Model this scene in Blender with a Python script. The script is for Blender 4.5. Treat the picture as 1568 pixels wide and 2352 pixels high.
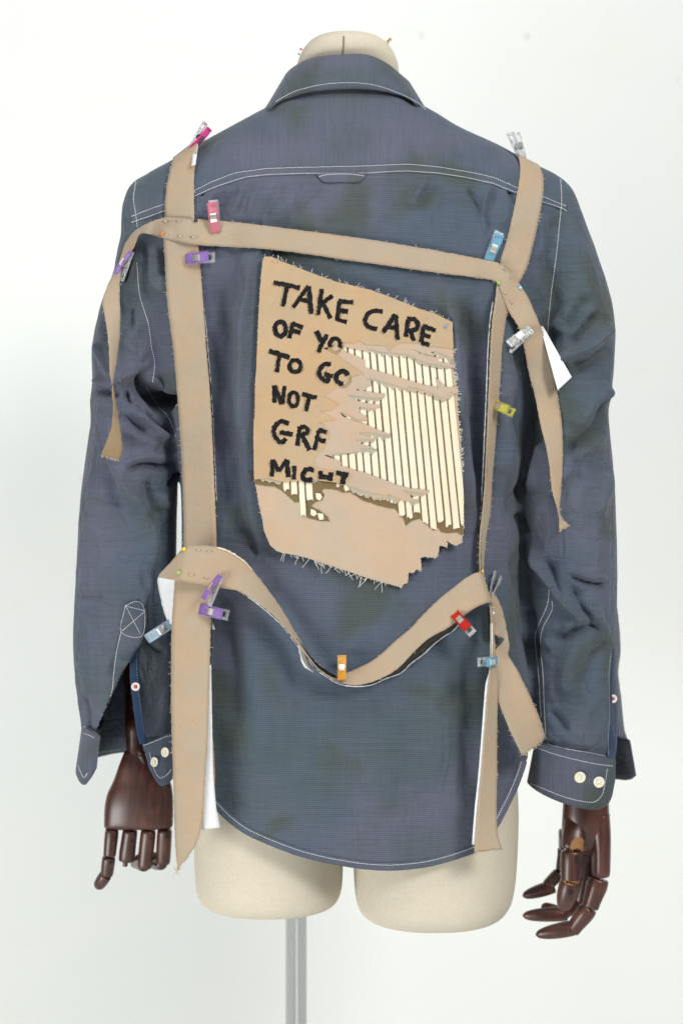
import bpy, bmesh, math, random
import numpy as np
from mathutils import Vector, Matrix, noise
from mathutils.bvhtree import BVHTree
from mathutils.geometry import delaunay_2d_cdt

for o in list(bpy.data.objects):
    bpy.data.objects.remove(o)
SC = bpy.context.scene
COL = SC.collection
random.seed(7)
RNG = np.random.default_rng(7)

# ------------------------------------------------------------------ scale
# Design space: metres at 0.5 mm per drawing unit ("P"), camera at the origin height.  World = design * U.
U = 0.84
PX = 0.0005
D = 2.2
ZC = 1.20            # camera height above the floor (m)

# ------------------------------------------------------------------ camera
cam_d = bpy.data.cameras.new('camera')
cam = bpy.data.objects.new('camera', cam_d)
COL.objects.link(cam)
cam.location = (0, -D * U, ZC)
cam.rotation_euler = (math.radians(90), 0, 0)
cam_d.sensor_fit = 'VERTICAL'
cam_d.sensor_height = 36
cam_d.sensor_width = 24
cam_d.lens = 36 * D / (2352 * PX)
cam_d.clip_end = 100
cam_d.dof.use_dof = True
cam_d.dof.focus_distance = (D + 0.012) * U
cam_d.dof.aperture_fstop = 3.2
SC.camera = cam

# ------------------------------------------------------------------ light
world = bpy.data.worlds.new('World')
SC.world = world
world.use_nodes = True
bg = world.node_tree.nodes['Background']
bg.inputs[0].default_value = (0.93, 0.97, 1.0, 1)
bg.inputs[1].default_value = 0.20


def area(name, loc, target, size, power, color):
    l = bpy.data.lights.new(name, 'AREA')
    l.shape = 'RECTANGLE'
    l.size, l.size_y = size
    l.energy = power
    l.color = color
    o = bpy.data.objects.new(name, l)
    COL.objects.link(o)
    o.location = loc
    o.rotation_euler = (Vector(target) - Vector(loc)).to_track_quat('-Z', 'Y').to_euler()
    return o


area('key_softbox', (1.45, -2.2, 2.6), (0.0, 0.2, 1.15), (0.75, 0.75), 60, (1.0, 0.975, 0.93))
area('ceiling_light', (0.0, -1.2, 3.3), (0.0, 0.6, 0.7), (2.4, 1.2), 31, (0.98, 0.99, 1.0))
area('low_fill', (-1.5, -1.5, 0.35), (-0.3, 0.8, 0.75), (1.2, 0.6), 34, (1.0, 1.0, 0.97))  # added fill without a known source, brightens the legs and lower left wall

SC.view_settings.view_transform = 'Standard'
SC.view_settings.look = 'None'
SC.view_settings.gamma = 1
SC.view_settings.exposure = 0.0
SC.view_settings.use_curve_mapping = False
SC.cycles.max_bounces = 10
SC.cycles.transmission_bounces = 10
SC.cycles.transparent_max_bounces = 12


# ------------------------------------------------------------------ mapping helpers
def W(px, py, d=0.0):
    s = (D + d) / D
    return ((px - 784) * PX * s, d, (1176 - py) * PX * s)


def Wn(px, py, d):
    px, py, d = np.asarray(px, float), np.asarray(py, float), np.asarray(d, float)
    s = (D + d) / D
    return np.stack([(px - 784) * PX * s, d + 0 * s, (1176 - py) * PX * s], -1)


def proj(V):
    s = D / (D + V[:, 1])
    return 784 + V[:, 0] * s / PX, 1176 - V[:, 2] * s / PX


TREES = []


def add_tree(V, F):
    TREES.append(BVHTree.FromPolygons([tuple(v) for v in V], [tuple(f) for f in F]))


def hit(px, py, trees=None):
    o = Vector((0, -D, 0))
    d = (Vector(W(px, py, 0)) - o).normalized()
    best = None
    for t in (trees or TREES):
        loc, n, i, dist = t.ray_cast(o, d)
        if loc is not None and (best is None or loc.y < best):
            best = loc.y
    return best


def interp(x, pts):
    p = sorted(pts)
    return np.interp(x, [a[0] for a in p], [a[1] for a in p])


def catmull(P, step=6.0, closed=False, cols=2):
    """resample rows P (N x k) with Catmull-Rom; spacing measured on the first `cols` columns."""
    P = np.asarray(P, float)
    n = len(P)
    out = []
    for i in range(n - 1):
        p0 = P[max(i - 1, 0)]; p1 = P[i]; p2 = P[i + 1]; p3 = P[min(i + 2, n - 1)]
        L = np.linalg.norm((p2 - p1)[:cols])
        if P.shape[1] >= 4:
            L = max(L, np.linalg.norm((p2 - p1)[2:4]))
        m = max(1, int(L / step))
        for k in range(m):
            t = k / m
            # centripetal-ish: damp tangents to avoid overshoot
            m1 = (p2 - p0) * 0.5 if i > 0 else (p2 - p1)
            m2 = (p3 - p1) * 0.5 if i < n - 2 else (p2 - p1)
            h = np.linalg.norm((p2 - p1)[:cols]) + 1e-6
            for mm in (m1, m2):
                l = np.linalg.norm(mm[:cols])
                if l > 1.6 * h:
                    mm *= 1.6 * h / l
            t2, t3 = t * t, t * t * t
            out.append((2*t3 - 3*t2 + 1) * p1 + (t3 - 2*t2 + t) * m1 + (-2*t3 + 3*t2) * p2 + (t3 - t2) * m2)
    out.append(P[-1])
    return np.array(out)


# ------------------------------------------------------------------ object helpers
def to_world(V):
    V = np.asarray(V, float) * U
    V[:, 2] += ZC
    return V


def wloc(o):
    l = Vector((0, 0, 0))
    while o is not None:
        l += o.location
        o = o.parent
    return l


def tag(o, label=None, cat=None, group=None, kind=None):
    if label: o['label'] = label
    if cat: o['category'] = cat
    if group: o['group'] = group
    if kind: o['kind'] = kind
    return o


def empty(name, P, label, cat, group=None):
    o = bpy.data.objects.new(name, None)
    o.empty_display_size = 0.02
    COL.objects.link(o)
    w = to_world(np.array([P]))[0]
    o.location = w
    return tag(o, label, cat, group)


def mk(name, V, F, mats, parent=None, smooth=True, midx=None, origin=None, world_space=False):
    V = np.asarray(V, float)
    VW = V.copy() if world_space else to_world(V)
    base = np.array(wloc(parent)) if parent is not None else np.zeros(3)
    loc = np.zeros(3)
    if parent is None:
        loc = np.array([VW[:, 0].mean(), VW[:, 1].mean(), VW[:, 2].min()]) if origin is None else np.array(origin)
    me = bpy.data.meshes.new(name)
    me.from_pydata((VW - base - loc).tolist(), [], F.tolist() if hasattr(F, 'tolist') else F)
    if not isinstance(mats, (list, tuple)):
        mats = [mats]
    for m in mats:
        me.materials.append(m)
    if midx is not None:
        me.polygons.foreach_set('material_index', np.asarray(midx, dtype=np.int32))
    if smooth:
        me.polygons.foreach_set('use_smooth', np.ones(len(me.polygons), dtype=bool))
    me.update()
    o = bpy.data.objects.new(name, me)
    COL.objects.link(o)
    o.location = loc
    if parent is not None:
        o.parent = parent
    return o


def grid_faces(nr, nc, wrap=False):
    r = np.arange(nr - 1)[:, None]
    c = np.arange(nc if wrap else nc - 1)[None, :]
    c2 = (c + 1) % nc
    a = r * nc + c; b = r * nc + c2; cc = (r + 1) * nc + c2; d = (r + 1) * nc + c
    return np.stack([a.ravel(), b.ravel(), cc.ravel(), d.ravel()], -1)


def grid_normals(G):
    du = np.gradient(G, axis=0); dv = np.gradient(G, axis=1)
    n = np.cross(du, dv)
    l = np.linalg.norm(n, axis=-1, keepdims=True)
    return n / np.maximum(l, 1e-12)


# ------------------------------------------------------------------ materials
def mat(name):
    m = bpy.data.materials.new(name)
    m.use_nodes = True
    nt = m.node_tree
    b = nt.nodes['Principled BSDF']
    return m, nt, b


def N(nt, t, **kw):
    n = nt.nodes.new(t)
    for k, v in kw.items():
        if k in n.inputs.keys():
            n.inputs[k].default_value = v
        else:
            setattr(n, k, v)
    return n


def math_node(nt, op, a, b=None):
    n = nt.nodes.new('ShaderNodeMath')
    n.operation = op
    for i, v in enumerate((a, b)):
        if v is None: continue
        if isinstance(v, (int, float)):
            n.inputs[i].default_value = v
        else:
            nt.links.new(v, n.inputs[i])
    return n.outputs[0]


def mixc(nt, fac, a, b, blend='MIX'):
    n = nt.nodes.new('ShaderNodeMix')
    n.data_type = 'RGBA'
    n.blend_type = blend
    for sock, v in ((n.inputs[0], fac), (n.inputs[6], a), (n.inputs[7], b)):
        if isinstance(v, (int, float)):
            sock.default_value = v
        elif isinstance(v, tuple):
            sock.default_value = (*v, 1) if len(v) == 3 else v
        else:
            nt.links.new(v, sock)
    return n.outputs[2]


def ramp(nt, src, lo, hi):
    n = nt.nodes.new('ShaderNodeMapRange')
    n.inputs[1].default_value = lo
    n.inputs[2].default_value = hi
    n.interpolation_type = 'SMOOTHSTEP'
    nt.links.new(src, n.inputs[0])
    return n.outputs[0]


def coords(nt, scale=(1, 1, 1), rot=(0, 0, 0)):
    tc = nt.nodes.new('ShaderNodeTexCoord')
    mp = nt.nodes.new('ShaderNodeMapping')
    mp.inputs['Scale'].default_value = scale
    mp.inputs['Rotation'].default_value = rot
    nt.links.new(tc.outputs['Object'], mp.inputs[0])
    return mp.outputs[0]


def noise_tex(nt, vec, scale, detail=3, rough=0.55, dist=0.0):
    n = N(nt, 'ShaderNodeTexNoise')
    n.inputs['Scale'].default_value = scale
    n.inputs['Detail'].default_value = detail
    n.inputs['Roughness'].default_value = rough
    n.inputs['Distortion'].default_value = dist
    nt.links.new(vec, n.inputs['Vector'])
    return n.outputs['Fac']


def bump(nt, b, h, strength, dist=0.001):
    n = nt.nodes.new('ShaderNodeBump')
    n.inputs['Strength'].default_value = strength
    n.inputs['Distance'].default_value = dist
    nt.links.new(h, n.inputs['Height'])
    nt.links.new(n.outputs[0], b.inputs['Normal'])


def chambray(name, axis, rot=(0, 0, 0), gain=1.0, crease=3.0):
    gain *= 1.0
    """faded blue-grey overdyed cotton with a fine end-on-end stripe; axis = stripe normal ('X' or 'Z')."""
    m, nt, b = mat(name)
    v = coords(nt)
    g = noise_tex(nt, v, 7.0, 3, 0.5, 0.3)
    g2 = noise_tex(nt, coords(nt, (1, 1, 1), (0.5, 0.2, 1.0)), 8.5, 2.5, 0.5, 0.3)
    g3 = noise_tex(nt, coords(nt, (1, 1, 1), (1.5, 0.2, 0.3)), 14.0, 3, 0.5, 0.3)
    blue = (0.067 * gain, 0.087 * gain, 0.120 * gain)
    viol = (0.090 * gain, 0.098 * gain, 0.136 * gain)
    green = (0.058 * gain, 0.080 * gain, 0.086 * gain)
    olive = (0.056 * gain, 0.070 * gain, 0.060 * gain)
    c = mixc(nt, ramp(nt, g, 0.42, 0.60), blue, viol)
    c = mixc(nt, math_node(nt, 'MULTIPLY', ramp(nt, g2, 0.44, 0.70), 0.7), c, green)
    c = mixc(nt, math_node(nt, 'MULTIPLY', ramp(nt, g3, 0.52, 0.70), 0.8), c, olive)
    # stripes
    vr = coords(nt, (1, 1, 1), rot)
    sp = nt.nodes.new('ShaderNodeSeparateXYZ')
    nt.links.new(vr, sp.inputs[0])
    wob = noise_tex(nt, v, 60, 2)
    t = math_node(nt, 'ADD', sp.outputs[axis], math_node(nt, 'MULTIPLY', wob, 0.0016))
    s = math_node(nt, 'SINE', math_node(nt, 'MULTIPLY', t, 2 * math.pi / 0.00185))
    s01 = math_node(nt, 'MULTIPLY_ADD', s, 0.5)
    s01.node.inputs[2].default_value = 0.5
    # slubby streaks along the threads
    sc = (2500, 60, 60) if axis == 'X' else (60, 60, 2500)
    str_ = N(nt, 'ShaderNodeTexNoise')
    mp = coords(nt, tuple(x / 60 for x in sc), rot)
    streak = noise_tex(nt, mp, 22, 3, 0.7)
    nt.nodes.remove(str_)
    mp2 = coords(nt, (45, 1, 1) if axis != 'X' else (1, 1, 45), rot)
    streak2 = noise_tex(nt, mp2, 24, 3, 0.7)
    k = math_node(nt, 'ADD', math_node(nt, 'MULTIPLY', s01, 0.34), math_node(nt, 'MULTIPLY', streak, 0.66))
    k = math_node(nt, 'ADD', k, math_node(nt, 'MULTIPLY', streak2, 0.34))
    k = math_node(nt, 'ADD', k, 0.36)
    kk = nt.nodes.new('ShaderNodeCombineColor')
    for i in range(3):
        nt.links.new(k, kk.inputs[i])
    c = mixc(nt, 1.0, c, kk.outputs[0], 'MULTIPLY')
    nt.links.new(c, b.inputs['Base Color'])
    b.inputs['Roughness'].default_value = 0.92
    b.inputs['Specular IOR Level'].default_value = 0.2
    b.inputs['Sheen Weight'].default_value = 0.12
    b.inputs['Sheen Roughness'].default_value = 0.5
    micro = noise_tex(nt, v, 900, 2)
    crumple = noise_tex(nt, coords(nt, (1, 1, 0.7), (0.3, 0.1, 0.5)), 55, 4, 0.6, 0.5)
    cr1 = math_node(nt, 'ABSOLUTE', math_node(nt, 'SUBTRACT', noise_tex(nt, coords(nt, (1, 1, 0.45), (0.2, 0.5, 0.1)), 26, 3, 0.5, 0.7), 0.5))
    cr2 = math_node(nt, 'ABSOLUTE', math_node(nt, 'SUBTRACT', noise_tex(nt, coords(nt, (0.5, 1, 1), (0.2, -0.6, 0.4)), 34, 2, 0.5, 0.9), 0.5))
    crz = math_node(nt, 'ADD', math_node(nt, 'MINIMUM', cr1, 0.10), math_node(nt, 'MINIMUM', cr2, 0.08))
    h = math_node(nt, 'ADD', math_node(nt, 'MULTIPLY', micro, 0.06), math_node(nt, 'MULTIPLY', crumple, 0.8))
    h = math_node(nt, 'ADD', h, math_node(nt, 'MULTIPLY', crz, crease))
    h = math_node(nt, 'ADD', h, math_node(nt, 'MULTIPLY', s01, 0.05))
    bump(nt, b, h, 0.5, 0.0032)
    return m


def cotton(name, col, var=0.12, dark=None, rough=0.9, speck=True, crumple_s=0.25):
    m, nt, b = mat(name)
    v = coords(nt)
    big = noise_tex(nt, v, 14, 4, 0.6, 0.4)
    mid = noise_tex(nt, v, 70, 3, 0.6)
    fine = noise_tex(nt, coords(nt, (1, 1, 4)), 900, 2, 0.7)
    fine2 = noise_tex(nt, coords(nt, (4, 1, 1)), 900, 2, 0.7)
    k = math_node(nt, 'ADD', math_node(nt, 'MULTIPLY', big, var * 2.2), math_node(nt, 'MULTIPLY', mid, var))
    k = math_node(nt, 'ADD', k, math_node(nt, 'MULTIPLY', fine, var * 1.4))
    k = math_node(nt, 'ADD', k, math_node(nt, 'MULTIPLY', fine2, var * 1.4))
    k = math_node(nt, 'ADD', k, 1.0 - var * 3.0)
    kk = nt.nodes.new('ShaderNodeCombineColor')
    for i in range(3):
        nt.links.new(k, kk.inputs[i])
    warm = tuple(x * f for x, f in zip(col, (1.04, 0.985, 0.93)))
    cool = tuple(x * f for x, f in zip(col, (0.97, 1.0, 1.02)))
    hue = noise_tex(nt, coords(nt, (1, 1, 1), (1, 2, 0.5)), 22, 4, 0.6)
    c = mixc(nt, ramp(nt, hue, 0.4, 0.6), warm, cool)
    c = mixc(nt, 1.0, c, kk.outputs[0], 'MULTIPLY')
    if speck:
        sp = noise_tex(nt, v, 330, 2, 0.5)
        c = mixc(nt, math_node(nt, 'MULTIPLY', ramp(nt, sp, 0.715, 0.76), 0.55), c, tuple(x * 0.4 for x in col))
    nt.links.new(c, b.inputs['Base Color'])
    b.inputs['Roughness'].default_value = rough
    b.inputs['Specular IOR Level'].default_value = 0.2
    b.inputs['Sheen Weight'].default_value = 0.1
    cr = noise_tex(nt, v, 45, 4, 0.6, 0.6)
    ck = math_node(nt, 'ABSOLUTE', math_node(nt, 'SUBTRACT', noise_tex(nt, coords(nt, (0.35, 1, 1), (0.1, 0.25, 0.3)), 30, 2, 0.5, 0.6), 0.5))
    cr = math_node(nt, 'ADD', cr, math_node(nt, 'MULTIPLY', math_node(nt, 'MINIMUM', ck, 0.06), 4.0))
    h = math_node(nt, 'ADD', math_node(nt, 'MULTIPLY', fine, 0.08), math_node(nt, 'MULTIPLY', cr, 0.9))
    h = math_node(nt, 'ADD', h, math_node(nt, 'MULTIPLY', fine2, 0.08))
    bump(nt, b, h, crumple_s, 0.003)
    return m


def linen(name):
    m, nt, b = mat(name)
    v = coords(nt)
    sp = nt.nodes.new('ShaderNodeSeparateXYZ')
    nt.links.new(v, sp.inputs[0])
    w = noise_tex(nt, v, 40, 2)
    sx = math_node(nt, 'SINE', math_node(nt, 'MULTIPLY', math_node(nt, 'ADD', sp.outputs['X'], math_node(nt, 'MULTIPLY', w, 0.002)), 2 * math.pi / 0.0022))
    sz = math_node(nt, 'SINE', math_node(nt, 'MULTIPLY', math_node(nt, 'ADD', sp.outputs['Z'], math_node(nt, 'MULTIPLY', w, 0.002)), 2 * math.pi / 0.0022))
    h = math_node(nt, 'MULTIPLY', sx, sz)
    st = noise_tex(nt, coords(nt, (1, 1, 12)), 240, 3, 0.7)
    st2 = noise_tex(nt, coords(nt, (12, 12, 1)), 240, 3, 0.7)
    big = noise_tex(nt, v, 12, 3)
    k = math_node(nt, 'ADD', math_node(nt, 'MULTIPLY', st, 0.40), math_node(nt, 'MULTIPLY', st2, 0.40))
    k = math_node(nt, 'ADD', k, math_node(nt, 'MULTIPLY', h, 0.22))
    k = math_node(nt, 'ADD', k, math_node(nt, 'MULTIPLY', big, 0.16))
    k = math_node(nt, 'ADD', k, 0.52)
    kk = nt.nodes.new('ShaderNodeCombineColor')
    for i in range(3):
        nt.links.new(k, kk.inputs[i])
    c = mixc(nt, 1.0, (0.60, 0.545, 0.44), kk.outputs[0], 'MULTIPLY')
    nt.links.new(c, b.inputs['Base Color'])
    b.inputs['Roughness'].default_value = 0.95
    b.inputs['Specular IOR Level'].default_value = 0.15
    bump(nt, b, math_node(nt, 'ADD', h, st), 0.35, 0.0010)
    return m


def plain(name, col, rough=0.5, metallic=0.0, spec=0.5, noise_amt=0.0, nscale=60, coat=0.0):
    m, nt, b = mat(name)
    b.inputs['Base Color'].default_value = (*col, 1)
    b.inputs['Roughness'].default_value = rough
    b.inputs['Metallic'].default_value = metallic
    b.inputs['Specular IOR Level'].default_value = spec
    b.inputs['Coat Weight'].default_value = coat
    if noise_amt:
        n = noise_tex(nt, coords(nt), nscale, 4, 0.6)
        nt.links.new(mixc(nt, ramp(nt, n, 0.3, 0.7), tuple(x * (1 - noise_amt) for x in col), tuple(min(1, x * (1 + noise_amt)) for x in col)), b.inputs['Base Color'])
    return m


def plastic(name, col, trans=0.75, rough=0.18):
    m, nt, b = mat(name)
    b.inputs['Base Color'].default_value = (*col, 1)
    b.inputs['Roughness'].default_value = rough
    b.inputs['Transmission Weight'].default_value = trans
    b.inputs['IOR'].default_value = 1.3
    n = noise_tex(nt, coords(nt), 160, 2)
    nt.links.new(math_node(nt, 'MULTIPLY_ADD', n, 0.2), b.inputs['Roughness'])
    b.inputs['Roughness'].links[0].from_node.inputs[2].default_value = rough - 0.06
    return m


def wood(name):
    m, nt, b = mat(name)
    v = coords(nt, (1, 1, 0.12), (0.1, 0.15, 0))
    g = noise_tex(nt, v, 130, 4, 0.65, 1.5)
    g2 = noise_tex(nt, coords(nt), 22, 3, 0.6)
    c = mixc(nt, ramp(nt, g, 0.35, 0.7), (0.030, 0.009, 0.006), (0.082, 0.023, 0.014))
    c = mixc(nt, math_node(nt, 'MULTIPLY', ramp(nt, g2, 0.5, 0.75), 0.6), c, (0.105, 0.032, 0.019))
    sp = noise_tex(nt, coords(nt, (1, 1, 0.6)), 75, 4, 0.7)
    c = mixc(nt, math_node(nt, 'MULTIPLY', ramp(nt, sp, 0.70, 0.76), 0.5), c, (0.25, 0.13, 0.06))
    nt.links.new(c, b.inputs['Base Color'])
    b.inputs['Roughness'].default_value = 0.38
    b.inputs['Coat Weight'].default_value = 0.25
    b.inputs['Coat Roughness'].default_value = 0.25
    bump(nt, b, g, 0.08, 0.001)
    return m


def wall_paint(name):
    m, nt, b = mat(name)
    v = coords(nt)
    a = noise_tex(nt, v, 1.7, 4, 0.6, 0.5)
    c = mixc(nt, ramp(nt, a, 0.35, 0.65), (0.775, 0.80, 0.785), (0.795, 0.81, 0.79))
    a2 = noise_tex(nt, coords(nt, (1, 1, 2.5), (0, 0.4, 1)), 3.1, 4, 0.6, 0.8)
    c = mixc(nt, math_node(nt, 'MULTIPLY', ramp(nt, a2, 0.55, 0.72), 0.5), c, (0.785, 0.792, 0.745))
    nt.links.new(c, b.inputs['Base Color'])
    b.inputs['Roughness'].default_value = 0.8
    bump(nt, b, noise_tex(nt, v, 140, 3), 0.08, 0.002)
    return m


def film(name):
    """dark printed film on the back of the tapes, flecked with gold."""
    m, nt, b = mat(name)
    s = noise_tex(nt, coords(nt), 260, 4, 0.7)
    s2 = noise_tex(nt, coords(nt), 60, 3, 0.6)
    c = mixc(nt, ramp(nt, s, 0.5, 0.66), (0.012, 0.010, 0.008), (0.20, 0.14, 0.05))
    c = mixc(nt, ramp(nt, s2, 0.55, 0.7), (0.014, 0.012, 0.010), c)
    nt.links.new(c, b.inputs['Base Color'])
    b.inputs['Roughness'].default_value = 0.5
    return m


M = {}
M['body'] = chambray('shirt_cotton_body', 'Z')
M['yoke'] = chambray('shirt_cotton_yoke', 'X', gain=1.05)
M['sleeve'] = chambray('shirt_cotton_sleeve', 'Z', (0, math.radians(8), 0), crease=6.5)
M['cuff'] = chambray('shirt_cotton_cuff', 'X', (0, math.radians(-8), 0), 0.9)
M['navy'] = cotton('navy_tape', (0.022, 0.045, 0.095), 0.12, speck=False)
M['thread'] = plain('white_thread', (0.76, 0.77, 0.78), 0.8, noise_amt=0.12, nscale=300)
M['red_thread'] = plain('red_thread', (0.5, 0.06, 0.07), 0.8)
M['strap'] = cotton('tan_tape_cotton', (0.385, 0.303, 0.220), 0.075, crumple_s=0.32)
M['strap_back'] = cotton('tan_tape_back', (0.27, 0.195, 0.115), 0.12)
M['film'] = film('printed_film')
M['card'] = plain('white_card', (0.70, 0.71, 0.73), 0.6, noise_amt=0.03, nscale=40)
M['fray'] = plain('tan_thread', (0.58, 0.48, 0.36), 0.9)
M['fray_white'] = plain('cream_thread', (0.74, 0.71, 0.64), 0.9)
M['pbase'] = cotton('patch_base_cotton', (0.46, 0.355, 0.263), 0.07, speck=False, crumple_s=0.3)
M['pface'] = cotton('patch_kraft_cotton', (0.43, 0.31, 0.19), 0.12)
M['ppink'] = cotton('patch_pink_cotton', (0.45, 0.345, 0.262), 0.08, speck=False)
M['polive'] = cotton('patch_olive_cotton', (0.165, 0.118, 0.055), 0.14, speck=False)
M['cream'] = cotton('cream_strip_cotton', (0.72, 0.655, 0.51), 0.06, speck=False)
M['cord'] = plain('brown_cord', (0.13, 0.092, 0.058), 0.9, noise_amt=0.6, nscale=700)
M['grey'] = cotton('grey_shadow_print', (0.38, 0.335, 0.255), 0.08, speck=False)
M['paint'] = plain('black_brush_paint', (0.010, 0.010, 0.012), 0.75, spec=0.15, noise_amt=0.5, nscale=160)
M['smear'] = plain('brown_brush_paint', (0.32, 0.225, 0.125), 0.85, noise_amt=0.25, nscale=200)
M['linen'] = linen('form_linen')
M['seam'] = plain('seam_thread', (0.26, 0.21, 0.15), 0.9)
M['steel'] = plain('brushed_steel', (0.86, 0.87, 0.88), 0.32, 1.0)
M['wood'] = wood('mahogany_wood')
M['wood_worn'] = cotton('worn_wood', (0.30, 0.155, 0.055), 0.2, rough=0.6)
M['dark'] = plain('joint_slot', (0.006, 0.004, 0.003), 0.8)
M['nickel'] = plain('clip_spring_steel', (0.86, 0.82, 0.74), 0.34, 1.0)
M['pinsteel'] = plain('pin_steel', (0.78, 0.74, 0.64), 0.25, 1.0)
M['button'] = plain('cream_button', (0.72, 0.68, 0.52), 0.3, noise_amt=0.05, coat=0.3)
M['button_white'] = plain('white_button', (0.80, 0.76, 0.68), 0.3, noise_amt=0.05, coat=0.3)
M['wall'] = wall_paint('wall_paint')
M['stain'] = plain('wall_stain', (0.70, 0.70, 0.66), 0.9, noise_amt=0.08)
M['floor'] = plain('floor_paint', (0.80, 0.81, 0.79), 0.7, noise_amt=0.05)
PL = {'clear': plastic('clear_plastic', (0.93, 0.94, 0.96), 0.80, 0.12),
      'pink': plastic('pink_plastic', (1.0, 0.42, 0.52), 0.72), 'magenta': plastic('magenta_plastic', (0.95, 0.12, 0.45), 0.6),
      'purple': plastic('purple_plastic', (0.60, 0.38, 0.88), 0.72), 'blue': plastic('blue_plastic', (0.38, 0.74, 0.92), 0.72),
      'pale': plastic('pale_blue_plastic', (0.66, 0.80, 0.90), 0.7), 'yellow': plastic('yellow_plastic', (0.88, 0.85, 0.22), 0.7),
      'orange': plastic('orange_plastic', (1.0, 0.55, 0.08), 0.65), 'red': plastic('red_plastic', (0.66, 0.04, 0.03), 0.45)}

# ------------------------------------------------------------------ setting: wall and floor
def slab(name, x0, x1, y0, y1, z0, z1, m, kind=None, parent=None):
    V = [(x, y, z) for x in (x0, x1) for y in (y0, y1) for z in (z0, z1)]
    F = [(0, 1, 3, 2), (4, 6, 7, 5), (0, 4, 5, 1), (2, 3, 7, 6), (0, 2, 6, 4), (1, 5, 7, 3)]
    o = mk(name, V, F, m, parent, False, world_space=True, origin=(0, 0, 0))
    if kind: o['kind'] = kind
    return o


YW = 0.80
wall = slab('wall', -4, 4, YW, YW + 0.1, -0.02, 3.6, M['wall'], 'structure')
floor = slab('floor', -4, 4, -4, YW, -0.1, 0.0, M['floor'], 'structure')
for (sx, sy, rx, rz) in ((968, 82, 6, 9), (1210, 84, 6, 8), (1555, 183, 4, 4), (186, 1101, 4, 6), (152, 238, 3, 3)):
    dd = YW / U
    c = np.array(W(sx, sy, dd))
    a = np.linspace(0, 2 * math.pi, 15)[:-1]
    r = 1 + 0.25 * np.sin(a * 3 + sx)
    ring = np.stack([c[0] + rx * PX * 1.3 * r * np.cos(a), np.full(14, dd - 0.0004), c[2] + rz * PX * 1.3 * r * np.sin(a)], -1)
    V = np.concatenate([ring, ring * 0 + (c + [0, -0.0012, 0])[None, :] + (ring - c) * 0.45])
    F = [(i, (i + 1) % 14, 14 + (i + 1) % 14, 14 + i) for i in range(14)] + [tuple(range(14, 28))]
    mk('stain', V, F, M['stain'], wall)


# ------------------------------------------------------------------ generic shapes
def tube(rows, n=48, e=2.0, step=12, cap=True):
    """rows: (ax, ay, bx, by, depth, half_depth): silhouette points left/right in P, loft of superellipses."""
    R = catmull(rows, step)
    th = np.linspace(0, 2 * math.pi, n, endpoint=False)
    cs, sn = np.cos(th), np.sin(th)
    cs = np.sign(cs) * np.abs(cs) ** (2 / e); sn = np.sign(sn) * np.abs(sn) ** (2 / e)
    A = Wn(R[:, 0], R[:, 1], R[:, 4]); B = Wn(R[:, 2], R[:, 3], R[:, 4])
    C = (A + B) / 2; H = (A - B) / 2
    G = C[:, None, :] + H[:, None, :] * cs[None, :, None]
    G[:, :, 1] += R[:, 5][:, None] * sn[None, :]
    V = G.reshape(-1, 3)
    F = grid_faces(len(R), n, True).tolist()
    if cap:
        F.append(list(range(n))[::-1]); F.append(list(range((len(R) - 1) * n, len(R) * n)))
    return V, F


def merge(parts):
    V, F, k = [], [], 0
    for v, f in parts:
        V.append(np.asarray(v, float)); F += [[i + k for i in q] for q in f]; k += len(v)
    return np.concatenate(V), F


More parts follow.
